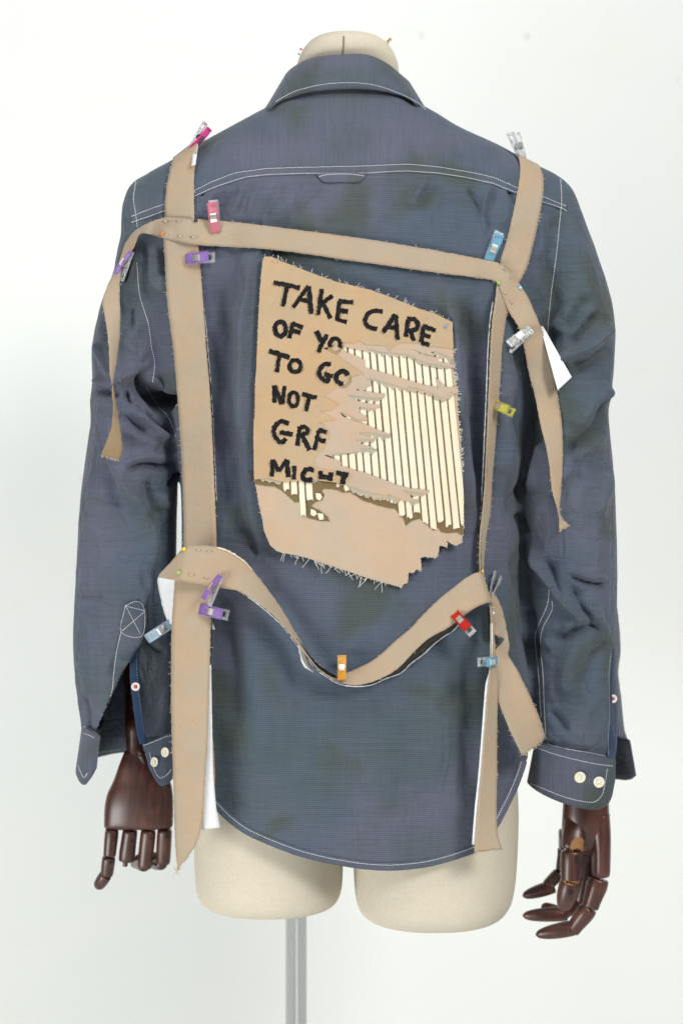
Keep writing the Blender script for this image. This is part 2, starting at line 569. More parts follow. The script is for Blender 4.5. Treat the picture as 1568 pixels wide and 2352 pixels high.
def ribbon_mesh(rows, nw=6, step=5.0, thick=0.0006, lift=3.0, cup=0.0, jag=0.35, smooth=5, clear=1.2, hug=True, ends_jag=0.0):
    """rows: (ax,ay,bx,by[,da,db]); da/db = absolute design depth, else taken from what lies behind minus lift (mm)."""
    full = []
    for r in rows:
        r = list(r)
        if len(r) == 4:
            r += [np.nan, np.nan]
        full.append(r)
    P = np.array(full, float)
    for c, (xi, yi) in ((4, (0, 1)), (5, (2, 3))):
        for i in range(len(P)):
            if np.isnan(P[i, c]):
                ox, oy = (P[i, 2] - P[i, 0]) * 0.12, (P[i, 3] - P[i, 1]) * 0.12
                sgn = 1 if c == 4 else -1
                h = hit(P[i, xi] + sgn * ox, P[i, yi] + sgn * oy)
                if h is not None:
                    P[i, c] = h - lift / 1000
        ok = ~np.isnan(P[:, c])
        if ok.any():
            P[~ok, c] = np.interp(np.flatnonzero(~ok), np.flatnonzero(ok), P[ok, c])
        else:
            P[:, c] = 0.0
    R = catmull(P, step)
    nr = len(R)
    j = RNG.normal(0, jag, (nr, 4)); R[:, :4] += j
    t = np.linspace(0, 1, nw + 1)
    px = R[:, 0:1] * (1 - t) + R[:, 2:3] * t
    py = R[:, 1:2] * (1 - t) + R[:, 3:4] * t
    dp = R[:, 4:5] * (1 - t) + R[:, 5:6] * t
    if ends_jag:
        dx, dy = px[-1] - px[-2], py[-1] - py[-2]
        L = np.hypot(dx, dy) + 1e-6
        q = RNG.uniform(-ends_jag, ends_jag, nw + 1)
        px[-1] += dx / L * q; py[-1] += dy / L * q
    if hug:
        for a in range(nr):
            for b in range(nw + 1):
                h = hit(px[a, b], py[a, b])
                if h is not None and dp[a, b] > h - clear / 1000:
                    dp[a, b] = h - clear / 1000
        for _ in range(smooth):
            q = dp.copy()
            q[1:-1] = np.minimum(dp[1:-1], (dp[:-2] + 2 * dp[1:-1] + dp[2:]) / 4)
            dp = q
    if cup:
        dp = dp - cup / 1000 * (1 - (2 * t - 1) ** 2)
    G = Wn(px, py, dp)
    nrm = grid_normals(G)
    B = G + nrm * thick * np.sign(1)
    # front = side whose normal faces the camera for the majority
    if np.median(nrm[:, :, 1]) > 0:
        front_first = True
    else:
        front_first = False
        B = G - nrm * thick
    nc = nw + 1
    V = np.concatenate([G.reshape(-1, 3), B.reshape(-1, 3)])
    f1 = grid_faces(nr, nc)
    f2 = f1[:, ::-1] + nr * nc
    rim = []
    o = nr * nc
    for a in range(nr - 1):
        rim += [(a * nc, (a + 1) * nc, o + (a + 1) * nc, o + a * nc)]
        rim += [((a + 1) * nc + nw, a * nc + nw, o + a * nc + nw, o + (a + 1) * nc + nw)]
    for b in range(nw):
        rim += [(b + 1, b, o + b, o + b + 1)]
        k = (nr - 1) * nc
        rim += [(k + b, k + b + 1, o + k + b + 1, o + k + b)]
    F = f1.tolist() + f2.tolist() + [list(x) for x in rim]
    mi = [0] * len(f1) + [1] * len(f2) + [0] * len(rim)
    return V, F, mi, (px, py, dp)


def flat_rim(o, V, F):
    n = len(V) // 2
    fl = np.array([not (all(i < n for i in f) or all(i >= n for i in f)) for f in F])
    o.data.polygons.foreach_set('use_smooth', ~fl)
    o.data.update()
    return o


def ribbon(name, rows, mats, parent=None, tree=True, **kw):
    V, F, mi, g = ribbon_mesh(rows, **kw)
    if not isinstance(mats, (list, tuple)):
        mats = [mats, mats]
    o = flat_rim(mk(name, V, F, mats, parent, True, mi), V, F)
    if tree:
        add_tree(V, F)
    return o, g


def wire(pts, r, n=5):
    """tube along 3-D points (design space)."""
    P = np.asarray(pts, float)
    T = np.gradient(P, axis=0)
    T /= np.maximum(np.linalg.norm(T, axis=1, keepdims=True), 1e-9)
    ref = np.array([0.31, 0.87, 0.38])
    A = np.cross(T, ref); A /= np.maximum(np.linalg.norm(A, axis=1, keepdims=True), 1e-9)
    B = np.cross(T, A)
    th = np.linspace(0, 2 * math.pi, n, endpoint=False)
    rr = np.broadcast_to(np.asarray(r, float), (len(P),))
    G = P[:, None] + rr[:, None, None] * (A[:, None] * np.cos(th)[None, :, None] + B[:, None] * np.sin(th)[None, :, None])
    F = grid_faces(len(P), n, True).tolist() + [list(range(n))[::-1], list(range((len(P) - 1) * n, len(P) * n))]
    return G.reshape(-1, 3), F


def sheet(poly, depth_fn, off, thick=0.0006, gap=9.0, name='sheet', m=None, parent=None, jag=0.0):
    """flat cut piece: polygon in P laid on depth_fn, raised off (m) towards the viewer."""
    poly = [tuple(p) for p in poly]
    if jag:
        out = []
        for i in range(len(poly)):
            a, b = np.array(poly[i]), np.array(poly[(i + 1) % len(poly)])
            L = np.linalg.norm(b - a); k = max(1, int(L / 5))
            for q in range(k):
                p = a + (b - a) * q / k
                out.append(tuple(p + (RNG.normal(0, jag, 2) if q else 0)))
        poly = out
    xs = [p[0] for p in poly]; ys = [p[1] for p in poly]
    pts = [Vector(p) for p in poly]
    n = len(pts)
    edges = [(i, (i + 1) % n) for i in range(n)]
    for x in np.arange(min(xs), max(xs), gap):
        for y in np.arange(min(ys), max(ys), gap):
            pts.append(Vector((x + random.uniform(-1, 1), y + random.uniform(-1, 1))))
    vs, es, fs, *_ = delaunay_2d_cdt(pts, edges, [list(range(n))], 1, 1e-4)
    # keep faces inside only
    vs = np.array([(v.x, v.y) for v in vs])
    dp = np.array([depth_fn(x, y) for x, y in vs]) - off
    T = Wn(vs[:, 0], vs[:, 1], dp)
    B = Wn(vs[:, 0], vs[:, 1], dp + thick)
    k = len(vs)
    F = []
    cnt = {}
    for f in fs:
        f = list(f)
        a = 0
        for i in range(len(f)):
            x1, y1 = vs[f[i]]; x2, y2 = vs[f[(i + 1) % len(f)]]
            a += x1 * y2 - x2 * y1
        if a > 0: f = f[::-1]
        F.append(f)
        for i in range(len(f)):
            e = (f[i], f[(i + 1) % len(f)])
            if (e[1], e[0]) in cnt: del cnt[(e[1], e[0])]
            else: cnt[e] = 1
    F2 = [[i + k for i in f[::-1]] for f in F]
    R = [[b, a, a + k, b + k] for a, b in cnt]
    return mk(name, np.concatenate([T, B]), F + F2 + R, m, parent, False), (np.concatenate([T, B]), F + F2 + R)


# ================================================================== DRESS FORM
form = empty('dress_form', (0, 0.12, -ZC / U + 0.001), 'linen covered dress form with dark wooden hands on a steel pole', 'dress form')
neck = [(790, 81, 806, 81, .12, .003), (745, 84, 850, 84, .12, .028), (716, 95, 879, 95, .12, .042), (697, 115, 899, 115, .122, .046), (685, 140, 911, 140, .125, .046),
        (680, 170, 915, 170, .128, .042), (690, 260, 905, 260, .13, .042), (560, 340, 1040, 340, .13, .05), (420, 460, 1180, 460, .12, .07), (420, 620, 1170, 620, .13, .06), (470, 900, 1120, 900, .135, .055),
        (500, 1250, 1100, 1250, .135, .055), (490, 1500, 1140, 1500, .13, .07), (450, 1750, 1185, 1750, .12, .095), (450, 1820, 1184, 1820, .12, .09), (470, 1880, 1160, 1880, .12, .07), (540, 1900, 1080, 1900, .12, .04)]
V, F = tube(neck, 64, 2.2, 8)
NECK_T = [BVHTree.FromPolygons([tuple(v) for v in V], [tuple(f) for f in F])]
mk('torso', V, F, M['linen'], form)
legL = [(452, 1700, 770, 1700, .118, .08), (446, 1860, 788, 1860, .118, .088), (448, 1990, 787, 1990, .118, .088), (451, 2035, 785, 2035, .118, .087), (458, 2060, 778, 2060, .118, .084), (470, 2075, 766, 2075, .118, .079), (488, 2084, 745, 2084, .118, .07), (520, 2089, 710, 2089, .118, .05), (600, 2090, 630, 2090, .118, .01)]
legR = [(830, 1700, 1180, 1700, .118, .08), (813, 1860, 1189, 1860, .118, .09), (812, 1990, 1185, 1990, .118, .093), (816, 2055, 1177, 2055, .118, .092), (824, 2085, 1165, 2085, .118, .089), (838, 2102, 1150, 2102, .118, .083), (860, 2113, 1126, 2113, .118, .073), (895, 2119, 1090, 2119, .118, .05), (980, 2120, 1010, 2120, .118, .01)]
for L in (legL, legR):
    V, F = tube(L, 64, 2.15, 8)
    mk('leg', V, F, M['linen'], form)
# centre seam on the neck cap
pts = [W(787 - 2 * math.sin(y * .05), y, (hit(787, y, NECK_T) or .12) - .0004) for y in range(83, 136, 4)]
mk('neck_seam', *wire(pts, 0.0011), M['seam'], form)
# pole
pts = [W(680, 2060, .12), W(680, 2352, .12)]
p0 = np.array(W(680, 2075, .12)); zb = -ZC / U + 0.02
th = np.linspace(0, 2 * math.pi, 40, endpoint=False)
r = 0.0134
ring = lambda z, rr: np.stack([p0[0] + rr * np.cos(th), p0[1] + rr * np.sin(th), np.full(40, z)], -1)
V = np.concatenate([ring(p0[2], r), ring(zb, r)])
mk('stand_pole', V, grid_faces(2, 40, True).tolist() + [list(range(40)), list(range(40, 80))], M['steel'], form)
V = np.concatenate([ring(zb + .012, .02), ring(zb + .008, .16), ring(zb - .008, .19), ring(zb - .019, .19)])
mk('stand_base', V, grid_faces(4, 40, True).tolist() + [list(range(40)), list(range(120, 160))], M['steel'], form)


# ================================================================== SHIRT (outer shell)
torso_rows = [(705, 170, 890, 170, .080, .150), (684, 205, 912, 205, .071, .160), (640, 236, 950, 236, .064, .168), (590, 262, 1000, 262, .058, .175), (520, 300, 1062, 300, .050, .18), (447, 340, 1150, 340, .041, .185), (390, 375, 1213, 375, .034, .187), (325, 412, 1287, 412, .027, .19),
              (306, 450, 1302, 450, .020, .195), (300, 500, 1302, 500, .013, .20), (312, 600, 1288, 600, .004, .215), (320, 700, 1272, 700, .0, .225), (345, 800, 1252, 800, .0, .23), (378, 900, 1226, 900, .0, .235),
              (400, 1000, 1206, 1000, .003, .235), (414, 1100, 1192, 1100, .006, .235), (418, 1200, 1188, 1200, .009, .235), (418, 1300, 1196, 1300, .01, .235), (420, 1400, 1206, 1400, .009, .235), (425, 1500, 1212, 1500, .006, .235),
              (430, 1600, 1214, 1600, .004, .235), (436, 1700, 1211, 1700, .002, .235), (440, 1800, 1207, 1800, .001, .235), (445, 1900, 1202, 1900, .001, .235), (450, 2000, 1196, 2000, .002, .235), (452, 2060, 1190, 2060, .003, .235)]
tr = [(a, b, c, d, (y0 + y1) / 2, (y1 - y0) / 2) for a, b, c, d, y0, y1 in torso_rows]
slL = [(330, 402, 360, 440, .115, .02), (300, 428, 365, 520, .118, .05), (284, 480, 365, 600, .12, .068), (281, 560, 365, 680, .122, .077), (268, 625, 370, 750, .125, .080), (240, 685, 380, 830, .127, .080), (222, 750, 395, 890, .13, .080),
       (213, 810, 402, 940, .132, .078), (215, 875, 405, 1000, .135, .077), (204, 960, 409, 1060, .137, .075), (192, 1060, 408, 1130, .138, .074), (184, 1170, 406, 1200, .14, .073), (178, 1290, 405, 1300, .14, .072),
       (172, 1400, 404, 1400, .142, .07), (169, 1480, 404, 1490, .144, .066), (175, 1570, 400, 1570, .146, .064), (186, 1650, 397, 1650, .148, .060), (193, 1720, 396, 1725, .15, .058)]
slR = [(1250, 440, 1280, 402, .115, .02), (1240, 520, 1308, 432, .118, .05), (1240, 600, 1332, 490, .12, .068), (1240, 690, 1360, 570, .122, .077), (1235, 790, 1390, 655, .124, .080), (1220, 890, 1408, 740, .126, .080),
       (1206, 1000, 1406, 850, .128, .080), (1196, 1090, 1395, 960, .13, .080), (1190, 1180, 1405, 1070, .132, .080), (1197, 1260, 1411, 1180, .134, .079), (1200, 1350, 1414, 1290, .136, .077), (1206, 1430, 1414, 1400, .136, .075),
       (1212, 1500, 1414, 1480, .136, .072), (1219, 1600, 1412, 1580, .134, .068), (1228, 1690, 1410, 1690, .130, .064), (1226, 1730, 1409, 1750, .128, .062)]
SV, SF = merge([tube(tr, 120, 2.45, 10), tube(slL, 72, 2.15, 10), tube(slR, 72, 2.15, 10)])
me = bpy.data.meshes.new('tmp'); me.from_pydata(SV.tolist(), [], SF); me.update()
tmp = bpy.data.objects.new('tmp', me); COL.objects.link(tmp)
md = tmp.modifiers.new('r', 'REMESH'); md.mode = 'VOXEL'; md.voxel_size = 0.0024; md.adaptivity = 0
bpy.context.view_layer.update()
ev = tmp.evaluated_get(bpy.context.evaluated_depsgraph_get())
em = ev.to_mesh()
nv = len(em.vertices)
V = np.empty(nv * 3); em.vertices.foreach_get('co', V); V = V.reshape(-1, 3)
FQ = np.array([list(p.vertices) if len(p.vertices) == 4 else list(p.vertices) + [p.vertices[0]] for p in em.polygons])
ev.to_mesh_clear()
bpy.data.objects.remove(tmp); bpy.data.meshes.remove(me)
E = np.concatenate([FQ[:, [0, 1]], FQ[:, [1, 2]], FQ[:, [2, 3]], FQ[:, [3, 0]]])
E = E[E[:, 0] != E[:, 1]]


def lap(V, it, lam=0.6):
    deg = np.bincount(E[:, 0], minlength=len(V)) + np.bincount(E[:, 1], minlength=len(V))
    for _ in range(it):
        S = np.stack([np.bincount(E[:, 0], V[E[:, 1], k], len(V)) + np.bincount(E[:, 1], V[E[:, 0], k], len(V)) for k in range(3)], -1)
        V = V + lam * (S / np.maximum(deg, 1)[:, None] - V)
    return V


def vnormals(V, F):
    n = np.cross(V[F[:, 2]] - V[F[:, 0]], V[F[:, 3]] - V[F[:, 1]])
    o = np.zeros_like(V)
    for k in range(4):
        for c in range(3):
            o[:, c] += np.bincount(F[:, k], n[:, c], len(V))
    return o / np.maximum(np.linalg.norm(o, axis=1, keepdims=True), 1e-12)


V = lap(V, 44)
nr_ = vnormals(V, FQ)
if (nr_[:, 1] * (V[:, 1] - 0.12)).sum() < 0:
    nr_ = -nr_
px, py = proj(V)


# ---- folds.  r: ridge/valley (amp mm, width P);  s: step, left of the direction of travel is raised
def z1(*p): return [(564.5 + .32 * x, 37.6 + .32 * y) for x, y in p]
def c2(*p): return [(188.2 + .32 * x, 250.9 + .32 * y) for x, y in p]
def c3(*p): return [(940.8 + .32 * x, 282.2 + .32 * y) for x, y in p]
def c4(*p): return [(156.8 + .26 * x, 689.9 + .26 * y) for x, y in p]
def c5(*p): return [(1034.9 + .28 * x, 658.6 + .28 * y) for x, y in p]
def b1(*p): return [(150.5 + .28 * x, 1223 + .28 * y) for x, y in p]
def b3(*p): return [(1034.9 + .3 * x, 1223 + .3 * y) for x, y in p]
def b5(*p): return [(564.5 + .4 * x, 1223 + .4 * y) for x, y in p]
def hl(*p): return [(150.5 + .28 * x, 1536.6 + .28 * y) for x, y in p]
def hr(*p): return [(1034.9 + .3 * x, 1630.7 + .3 * y) for x, y in p]
def z6(*p): return [(551.9 + .34398 * x, 564.5 + .34398 * y) for x, y in p]
def z7(*p): return [(551.9 + .34398 * x, 965.9 + .34398 * y) for x, y in p]
def z8(*p): return [(721.3 + .22 * x, 771.5 + .22 * y) for x, y in p]
def z9(*p): return [(689.9 + .248 * x, 965.9 + .248 * y) for x, y in p]
def zr(*p): return [(1028.6 + .2 * x, 1285.7 + .2 * y) for x, y in p]


FOLDS = [
    # back, vertical drape folds
    ('s', [(575, 470), (562, 560), (540, 720), (533, 900), (545, 1080), (572, 1230), (600, 1350)], 7, 16, 70),
    ('r', [(585, 560), (566, 680), (552, 860), (560, 1050)], 3.2, 16),
    ('r', [(500, 560), (505, 760), (515, 1000), (535, 1250)], -7, 26),
    ('r', [(475, 700), (490, 1000), (500, 1250)], -4, 18),
    ('s', [(1100, 1240), (1092, 1120), (1080, 980), (1064, 800), (1056, 740), (1048, 640)], 5, 6, 60),
    ('r', [(1075, 660), (1088, 800), (1105, 1000), (1115, 1200)], -5, 18),
    ('r', [(1030, 650), (1042, 800), (1060, 1000)], 2.2, 16),
    ('r', [(1150, 700), (1160, 900), (1160, 1150)], 4, 26),
    ('r', [(1185, 760), (1190, 900), (1180, 1060)], -4, 14),
    # gathers below the yoke
    ('r', c2((860, 640), (900, 560), (985, 520)), -3.2, 5), ('r', c2((880, 760), (930, 640), (1040, 540)), 2.4, 7),
    ('r', c2((960, 760), (1040, 640), (1130, 545)), -2.2, 7), ('r', c2((1150, 560), (1090, 700), (1060, 790)), 1.8, 8),
    ('r', c2((1300, 500), (1230, 640), (1190, 780)), 1.8, 8), ('r', c2((1250, 520), (1190, 620), (1130, 770)), -1.8, 8),
    ('r', c2((1420, 500), (1380, 640), (1330, 780)), 1.5, 9), ('r', c2((1470, 520), (1440, 700)), -1.2, 8),
    ('r', z1((560, 1230), (470, 1300), (380, 1420)), 1.6, 7), ('r', z1((420, 1190), (340, 1290), (290, 1400)), -1.6, 7),
    ('r', z1((1330, 1190), (1250, 1270), (1130, 1380)), 2.0, 7), ('r', z1((1400, 1210), (1330, 1300), (1240, 1400)), -1.8, 7),
    ('r', c3((150, 390), (80, 500), (0, 640)), 2.2, 7), ('r', c3((420, 455), (490, 600), (510, 760)), -3.0, 6), ('r', c3((555, 430), (540, 600), (520, 840)), 2.5, 6),
    ('r', c3((590, 450), (580, 640), (560, 820)), -2.0, 6), ('r', c3((680, 470), (715, 540), (740, 600)), -2.4, 5), ('r', c3((640, 460), (690, 600), (680, 760)), 2.0, 9),
    ('r', c3((320, 460), (300, 620), (310, 800)), 1.6, 12), ('r', c3((230, 440), (190, 600), (180, 800)), -1.4, 12),
    ('r', c3((960, 620), (930, 800), (900, 1000)), 1.6, 14), ('r', c3((1040, 640), (1000, 900), (960, 1200)), -1.6, 10),
    # beside the straps and lower back
    ('r', [(545, 1360), (580, 1480), (600, 1640), (590, 1800)], 2.4, 34), ('r', [(505, 1350), (530, 1500), (540, 1700)], -3.0, 26),
    ('r', [(640, 1340), (670, 1480), (690, 1650), (680, 1850)], -1.6, 30), ('r', [(1000, 1450), (1010, 1600), (1020, 1800)], 1.8, 34),
    ('r', [(1070, 1450), (1075, 1600), (1070, 1850)], -2.2, 22), ('r', [(900, 1600), (890, 1750), (880, 1900)], 1.2, 40),
    ('s', b5((240, 1000), (310, 965), (385, 925)), 1.4, 4, 14), ('s', b5((120, 940), (60, 1010), (20, 1060)), 1.0, 4, 16),
    ('r', b5((280, 150), (320, 205), (400, 260)), 0.8, 6), ('r', b5((60, 120), (30, 190), (45, 260)), 2.0, 8), ('r', b5((0, 60), (40, 130), (35, 190)), -1.8, 7),
    ('r', [(700, 1700), (790, 1720), (880, 1712)], 0.7, 10), ('r', [(960, 1640), (1040, 1660), (1090, 1690)], 0.8, 9),
    ('r', [(610, 600), (700, 560), (800, 545)], 1.0, 12), ('r', [(620, 480), (600, 540), (590, 600)], 2.0, 8), ('r', [(660, 470), (640, 530), (640, 600)], -1.8, 9),
    # yoke
    ('r', [(470, 345), (560, 340), (640, 330)], 1.2, 14), ('r', [(920, 340), (1010, 360), (1110, 380)], 1.2, 14), ('r', [(650, 300), (780, 290), (920, 300)], -1.0, 18),
    # upper left arm
    ('r', c2((330, 900), (330, 1100), (310, 1300)), -6, 10), ('s', c2((345, 1500), (350, 1300), (372, 1080), (400, 900)), 5, 9, 34),
    ('r', c2((480, 900), (520, 1100), (560, 1350)), 3.2, 20), ('r', c2((560, 960), (600, 1200)), -5, 14),
    ('r', c4((180, 120), (260, 60)), 3, 8), ('r', c4((225, 330), (330, 520), (420, 720)), 3.4, 14), ('r', c4((470, 330), (560, 420), (660, 520)), 2.0, 14),
    ('r', c4((300, 90), (320, 250), (360, 450)), -3.2, 10), ('r', c4((570, 60), (580, 200), (560, 270)), -3.6, 6),
    # crook of the left elbow: deep dark hollow
    ('r', c4((430, 745), (520, 700), (620, 600)), 6, 9), ('r', c4((610, 640), (690, 740), (800, 850), (930, 950)), -13, 26), ('r', c4((650, 700), (720, 800)), -6, 16),
    ('r', c4((690, 660), (830, 770), (945, 870)), 7, 11), ('r', c4((480, 770), (570, 900), (680, 1010)), -6, 9),
    ('r', c4((545, 740), (590, 920), (740, 1110), (930, 1270)), 5.5, 11), ('r', c4((640, 960), (780, 1100), (930, 1230)), -4, 7),
    ('r', c4((240, 780), (340, 800), (460, 860)), -3.6, 8), ('r', c4((240, 700), (340, 730), (420, 760)), 3.2, 9), ('r', c4((250, 880), (400, 930), (520, 1060)), 2.8, 12),
    ('r', c4((460, 960), (560, 1090), (700, 1180)), -3.6, 8), ('r', c4((450, 1140), (600, 1200), (800, 1290)), 2.6, 14),
    ('s', c4((222, 880), (262, 1060), (320, 1320), (420, 1600), (520, 1930)), 6, 7, 60),
    ('r', c4((500, 1500), (700, 1440), (860, 1470), (985, 1410)), -4.5, 7), ('r', c4((480, 1440), (680, 1380), (860, 1400)), 3.2, 10), ('r', c4((850, 1640), (930, 1570), (990, 1520)), -4.2, 6),
    ('r', c4((440, 1540), (600, 1760), (740, 1930)), 3, 18), ('r', c4((700, 1560), (740, 1740), (730, 1930)), -3, 14), ('r', c4((830, 1700), (850, 1850)), 2.5, 12),
    ('r', [(340, 1180), (352, 1260), (330, 1400)], 3, 18), ('r', [(385, 1180), (370, 1300), (350, 1400)], -3, 14),
    # left forearm
    ('r', b1((90, 520), (200, 530), (330, 530)), -1.4, 6), ('r', b1((190, 1640), (185, 1500), (165, 1300)), -2.2, 6), ('r', b1((150, 1640), (140, 1500), (135, 1350)), 1.2, 7), ('r', b1((640, 880), (730, 950), (850, 1020)), -2.6, 7),
    ('r', b1((560, 300), (620, 600), (660, 800)), 2.6, 14), ('r', b1((700, 200), (740, 500), (760, 900)), -3.0, 16),
    # right arm
    ('r', c5((1335, 300), (1180, 440), (1000, 580), (880, 690)), 6.5, 16), ('r', c5((1240, 215), (1110, 350), (980, 500)), -5, 16), ('r', c5((1310, 500), (1150, 600), (960, 660)), -4.5, 14),
    ('r', c5((1000, 60), (930, 240), (860, 420)), 3, 18), ('r', c5((1130, 40), (1060, 200), (960, 380)), -2.6, 18),
    ('r', c5((1290, 900), (1200, 1120), (1060, 1290), (930, 1390)), -6.5, 16), ('r', c5((1300, 780), (1150, 960), (1000, 1200)), 4, 26), ('r', c5((1250, 1140), (1120, 1300), (1000, 1460)), 4.5, 14),
    ('r', c5((715, 1060), (700, 1250), (620, 1500), (540, 1750), (480, 1950)), -5, 13), ('r', c5((760, 1230), (700, 1450), (600, 1700)), 4, 16), ('r', c5((560, 1850), (600, 1960), (620, 2050)), -3.5, 12),
    ('r', c5((1100, 1500), (950, 1650), (870, 1800)), -3, 18), ('r', c5((1270, 1500), (1240, 1700), (1200, 1900)), 2.6, 16),
    ('r', b3((500, 0), (520, 250), (560, 600), (590, 900), (620, 1150)), -5, 14), ('r', b3((600, 60), (680, 250), (770, 420), (990, 660), (1150, 770)), 4.5, 12), ('r', b3((720, 200), (800, 400), (880, 560)), -4.5, 10),
    ('r', b3((880, 320), (1040, 375), (1220, 408)), -3.6, 5), ('r', b3((880, 280), (1040, 335), (1220, 365)), 2.0, 7), ('r', b3((900, 380), (1010, 560), (1160, 800)), -3.4, 9), ('r', b3((1000, 480), (1110, 680), (1200, 800)), 2.6, 9),
    ('r', b3((790, 850), (930, 760), (1060, 720), (1160, 730)), -5.5, 8), ('r', b3((830, 720), (940, 690), (1000, 670)), 3, 10), ('r', b3((1230, 830), (1160, 900), (1060, 960)), -2.8, 8),
    ('s', b3((715, 840), (745, 880), (770, 915)), 2.0, 4, 14), ('s', b3((725, 1150), (745, 1190), (770, 1215)), 1.6, 4, 14), ('s', b3((735, 1210), (770, 1270), (800, 1310)), 1.6, 4, 14), ('r', b3((740, 1355), (800, 1400), (860, 1480), (900, 1550)), -3.2, 8),
    ('r', b3((640, 560), (620, 750), (640, 1000)), -2.6, 10), ('r', b3((960, 800), (900, 1050), (860, 1300)), 2.6, 22), ('r', b3((1090, 900), (1030, 1150), (1000, 1400)), -2.0, 18),
]


def seg_eval(px, py, pts):
    pts = catmull(np.array(pts, float), 10)
    best = np.full(px.shape, 1e9); sg = np.zeros_like(px); tt = np.zeros_like(px)
    L = np.concatenate([[0], np.cumsum(np.linalg.norm(np.diff(pts, axis=0), axis=1))])
    for i in range(len(pts) - 1):
        a, b = pts[i], pts[i + 1]
        d = b - a; l2 = (d * d).sum() + 1e-9
        t = ((px - a[0]) * d[0] + (py - a[1]) * d[1]) / l2
        tc = np.clip(t, 0, 1)
        ex, ey = px - a[0] - tc * d[0], py - a[1] - tc * d[1]
        dist = np.hypot(ex, ey)
        cr = d[0] * (py - a[1]) - d[1] * (px - a[0])   # >0 : right of travel on screen (y down)
        m = dist < best
        best[m] = dist[m]; sg[m] = np.sign(cr[m]); tt[m] = (L[i] + tc[m] * math.sqrt(l2)) / L[-1]
    return best, sg, tt


disp = np.zeros(nv); disp_s = np.zeros(nv)
facing = np.clip((-nr_[:, 1] - 0.08) / 0.5, 0, 1) * 0.94 + 0.06 * (nr_[:, 1] < 0.3)
for f in FOLDS:
    kind, pts, amp, w = f[:4]
    amp = amp * ((3.0 if w < 10 else 2.9) if 430 < np.mean([q[0] for q in pts]) < 1180 else 3.3)
    w = w * (1.0 if 430 < np.mean([q[0] for q in pts]) < 1180 else 0.85)
    P = np.array(pts)
    R = (f[4] if kind == 's' else w) * 2.6
    m = (px > P[:, 0].min() - R) & (px < P[:, 0].max() + R) & (py > P[:, 1].min() - R) & (py < P[:, 1].max() + R)
    idx = np.flatnonzero(m)
    if not len(idx): continue
    # a little organic wobble of the field so folds are not ruler-smooth
    wob = 3.5 * np.sin(py[idx] * 0.043 + px[idx] * 0.021 + amp) + 2.5 * np.sin(px[idx] * 0.061 - py[idx] * 0.034)
    d, s, t = seg_eval(px[idx] + wob, py[idx] + wob * 0.4, pts)
    taper = np.clip(np.minimum(t, 1 - t) / 0.22, 0, 1)
    taper = taper * taper * (3 - 2 * taper)
    if kind == 'r':
        v = amp * np.exp(-(d / w) ** (1.35 if w < 13 else 1.8)) * taper
    else:
        sd = d * s
        v = amp * 0.5 * (np.tanh(-sd / w)) * np.exp(-(d / f[4]) ** 2) * taper
    (disp if kind == 'r' else disp_s)[idx] += v
# soft irregular drape everywhere
nz = np.array([noise.fractal(Vector((v[0] * 15, v[1] * 15, v[2] * 7 + 3)), 1.0, 2.0, 4) for v in V])
nz2 = np.array([noise.noise(Vector((v[0] * 55 + v[2] * 22, v[1] * 50, v[2] * 38 - v[0] * 15))) for v in V])
ridge = 1 - np.abs(np.array([noise.noise(Vector((v[0] * 26 - v[2] * 12, v[1] * 24 + 9, v[2] * 15 + v[0] * 9))) for v in V])) * 2.2
sleeve_w = np.clip((np.abs(px - 800) - 330) / 90, 0, 1)
flat = np.where(py < 420, 0.35, 1.0)
ridge2 = 1 - np.abs(np.array([noise.noise(Vector((v[0] * 48 + v[2] * 26, v[1] * 40 + 5, v[2] * 30 - v[0] * 30))) for v in V])) * 3.0
disp += (nz * 1.7 + nz2 * 0.5 + np.clip(ridge, 0, 1) ** 2.5 * 1.7 * (0.35 + 0.9 * sleeve_w) + np.clip(ridge2, 0, 1) ** 2 * 0.7 * (0.3 + 0.7 * sleeve_w)) * flat
V = V + nr_ * (disp * facing + disp_s * np.clip((-nr_[:, 1] + 0.15) / 0.4, 0, 1))[:, None] / 1000
V = lap(V, 1, 0.4)
px, py = proj(V)
nr_ = vnormals(V, FQ)

# ---- split the shell into sewn pieces
YOKE_B = [(290, 520), (297, 514)] + c2((340, 820), (480, 775), (590, 735), (805, 630), (960, 560), (1160, 495), (1300, 475), (1568, 465)) + z1((500, 1130), (860, 1130), (1100, 1115)) + c3((0, 350), (200, 365), (400, 395), (600, 440), (770, 510), (945, 570), (1080, 610), (1125, 640)) + [(1310, 492)]
YOKE_T = [(290, 507), (297, 500)] + c2((340, 780), (460, 730), (590, 685), (800, 590), (930, 525), (1100, 460), (1310, 430), (1568, 420)) + z1((500, 1085), (900, 1075), (1100, 1065)) + c3((0, 300), (200, 318), (450, 360), (600, 395), (775, 470), (950, 530), (1120, 600)) + [(1310, 480)]
HEM = [(425, 1770), (445, 1795), (470, 1832), (497, 1862), (530, 1893), (580, 1925), (690, 1968), (800, 1992), (885, 2000), (960, 1995), (1010, 1985), (1060, 1970), (1100, 1952), (1140, 1905), (1170, 1850), (1195, 1795), (1210, 1750)]
SEAM_L = [(300, 405), (480, 300), (600, 316), (700, 322), (780, 345), (870, 360), (930, 392), (1000, 405), (1080, 412), (2000, 412)]
SEAM_L = [(405, 312), (480, 300), (600, 318), (700, 322), (780, 345), (870, 360), (930, 392), (1000, 405), (1080, 411), (2000, 411)]      # y -> x
SEAM_R = [(405, 1290), (480, 1300), (600, 1286), (700, 1272), (800, 1256), (900, 1228), (1000, 1206), (1100, 1194), (1200, 1191), (1350, 1204), (1500, 1213), (1600, 1216), (2000, 1217)]
fx = px[FQ].mean(1); fy = py[FQ].mean(1); fn = nr_[FQ].mean(1)[:, 1]; fd = V[FQ][:, :, 1].mean(1)
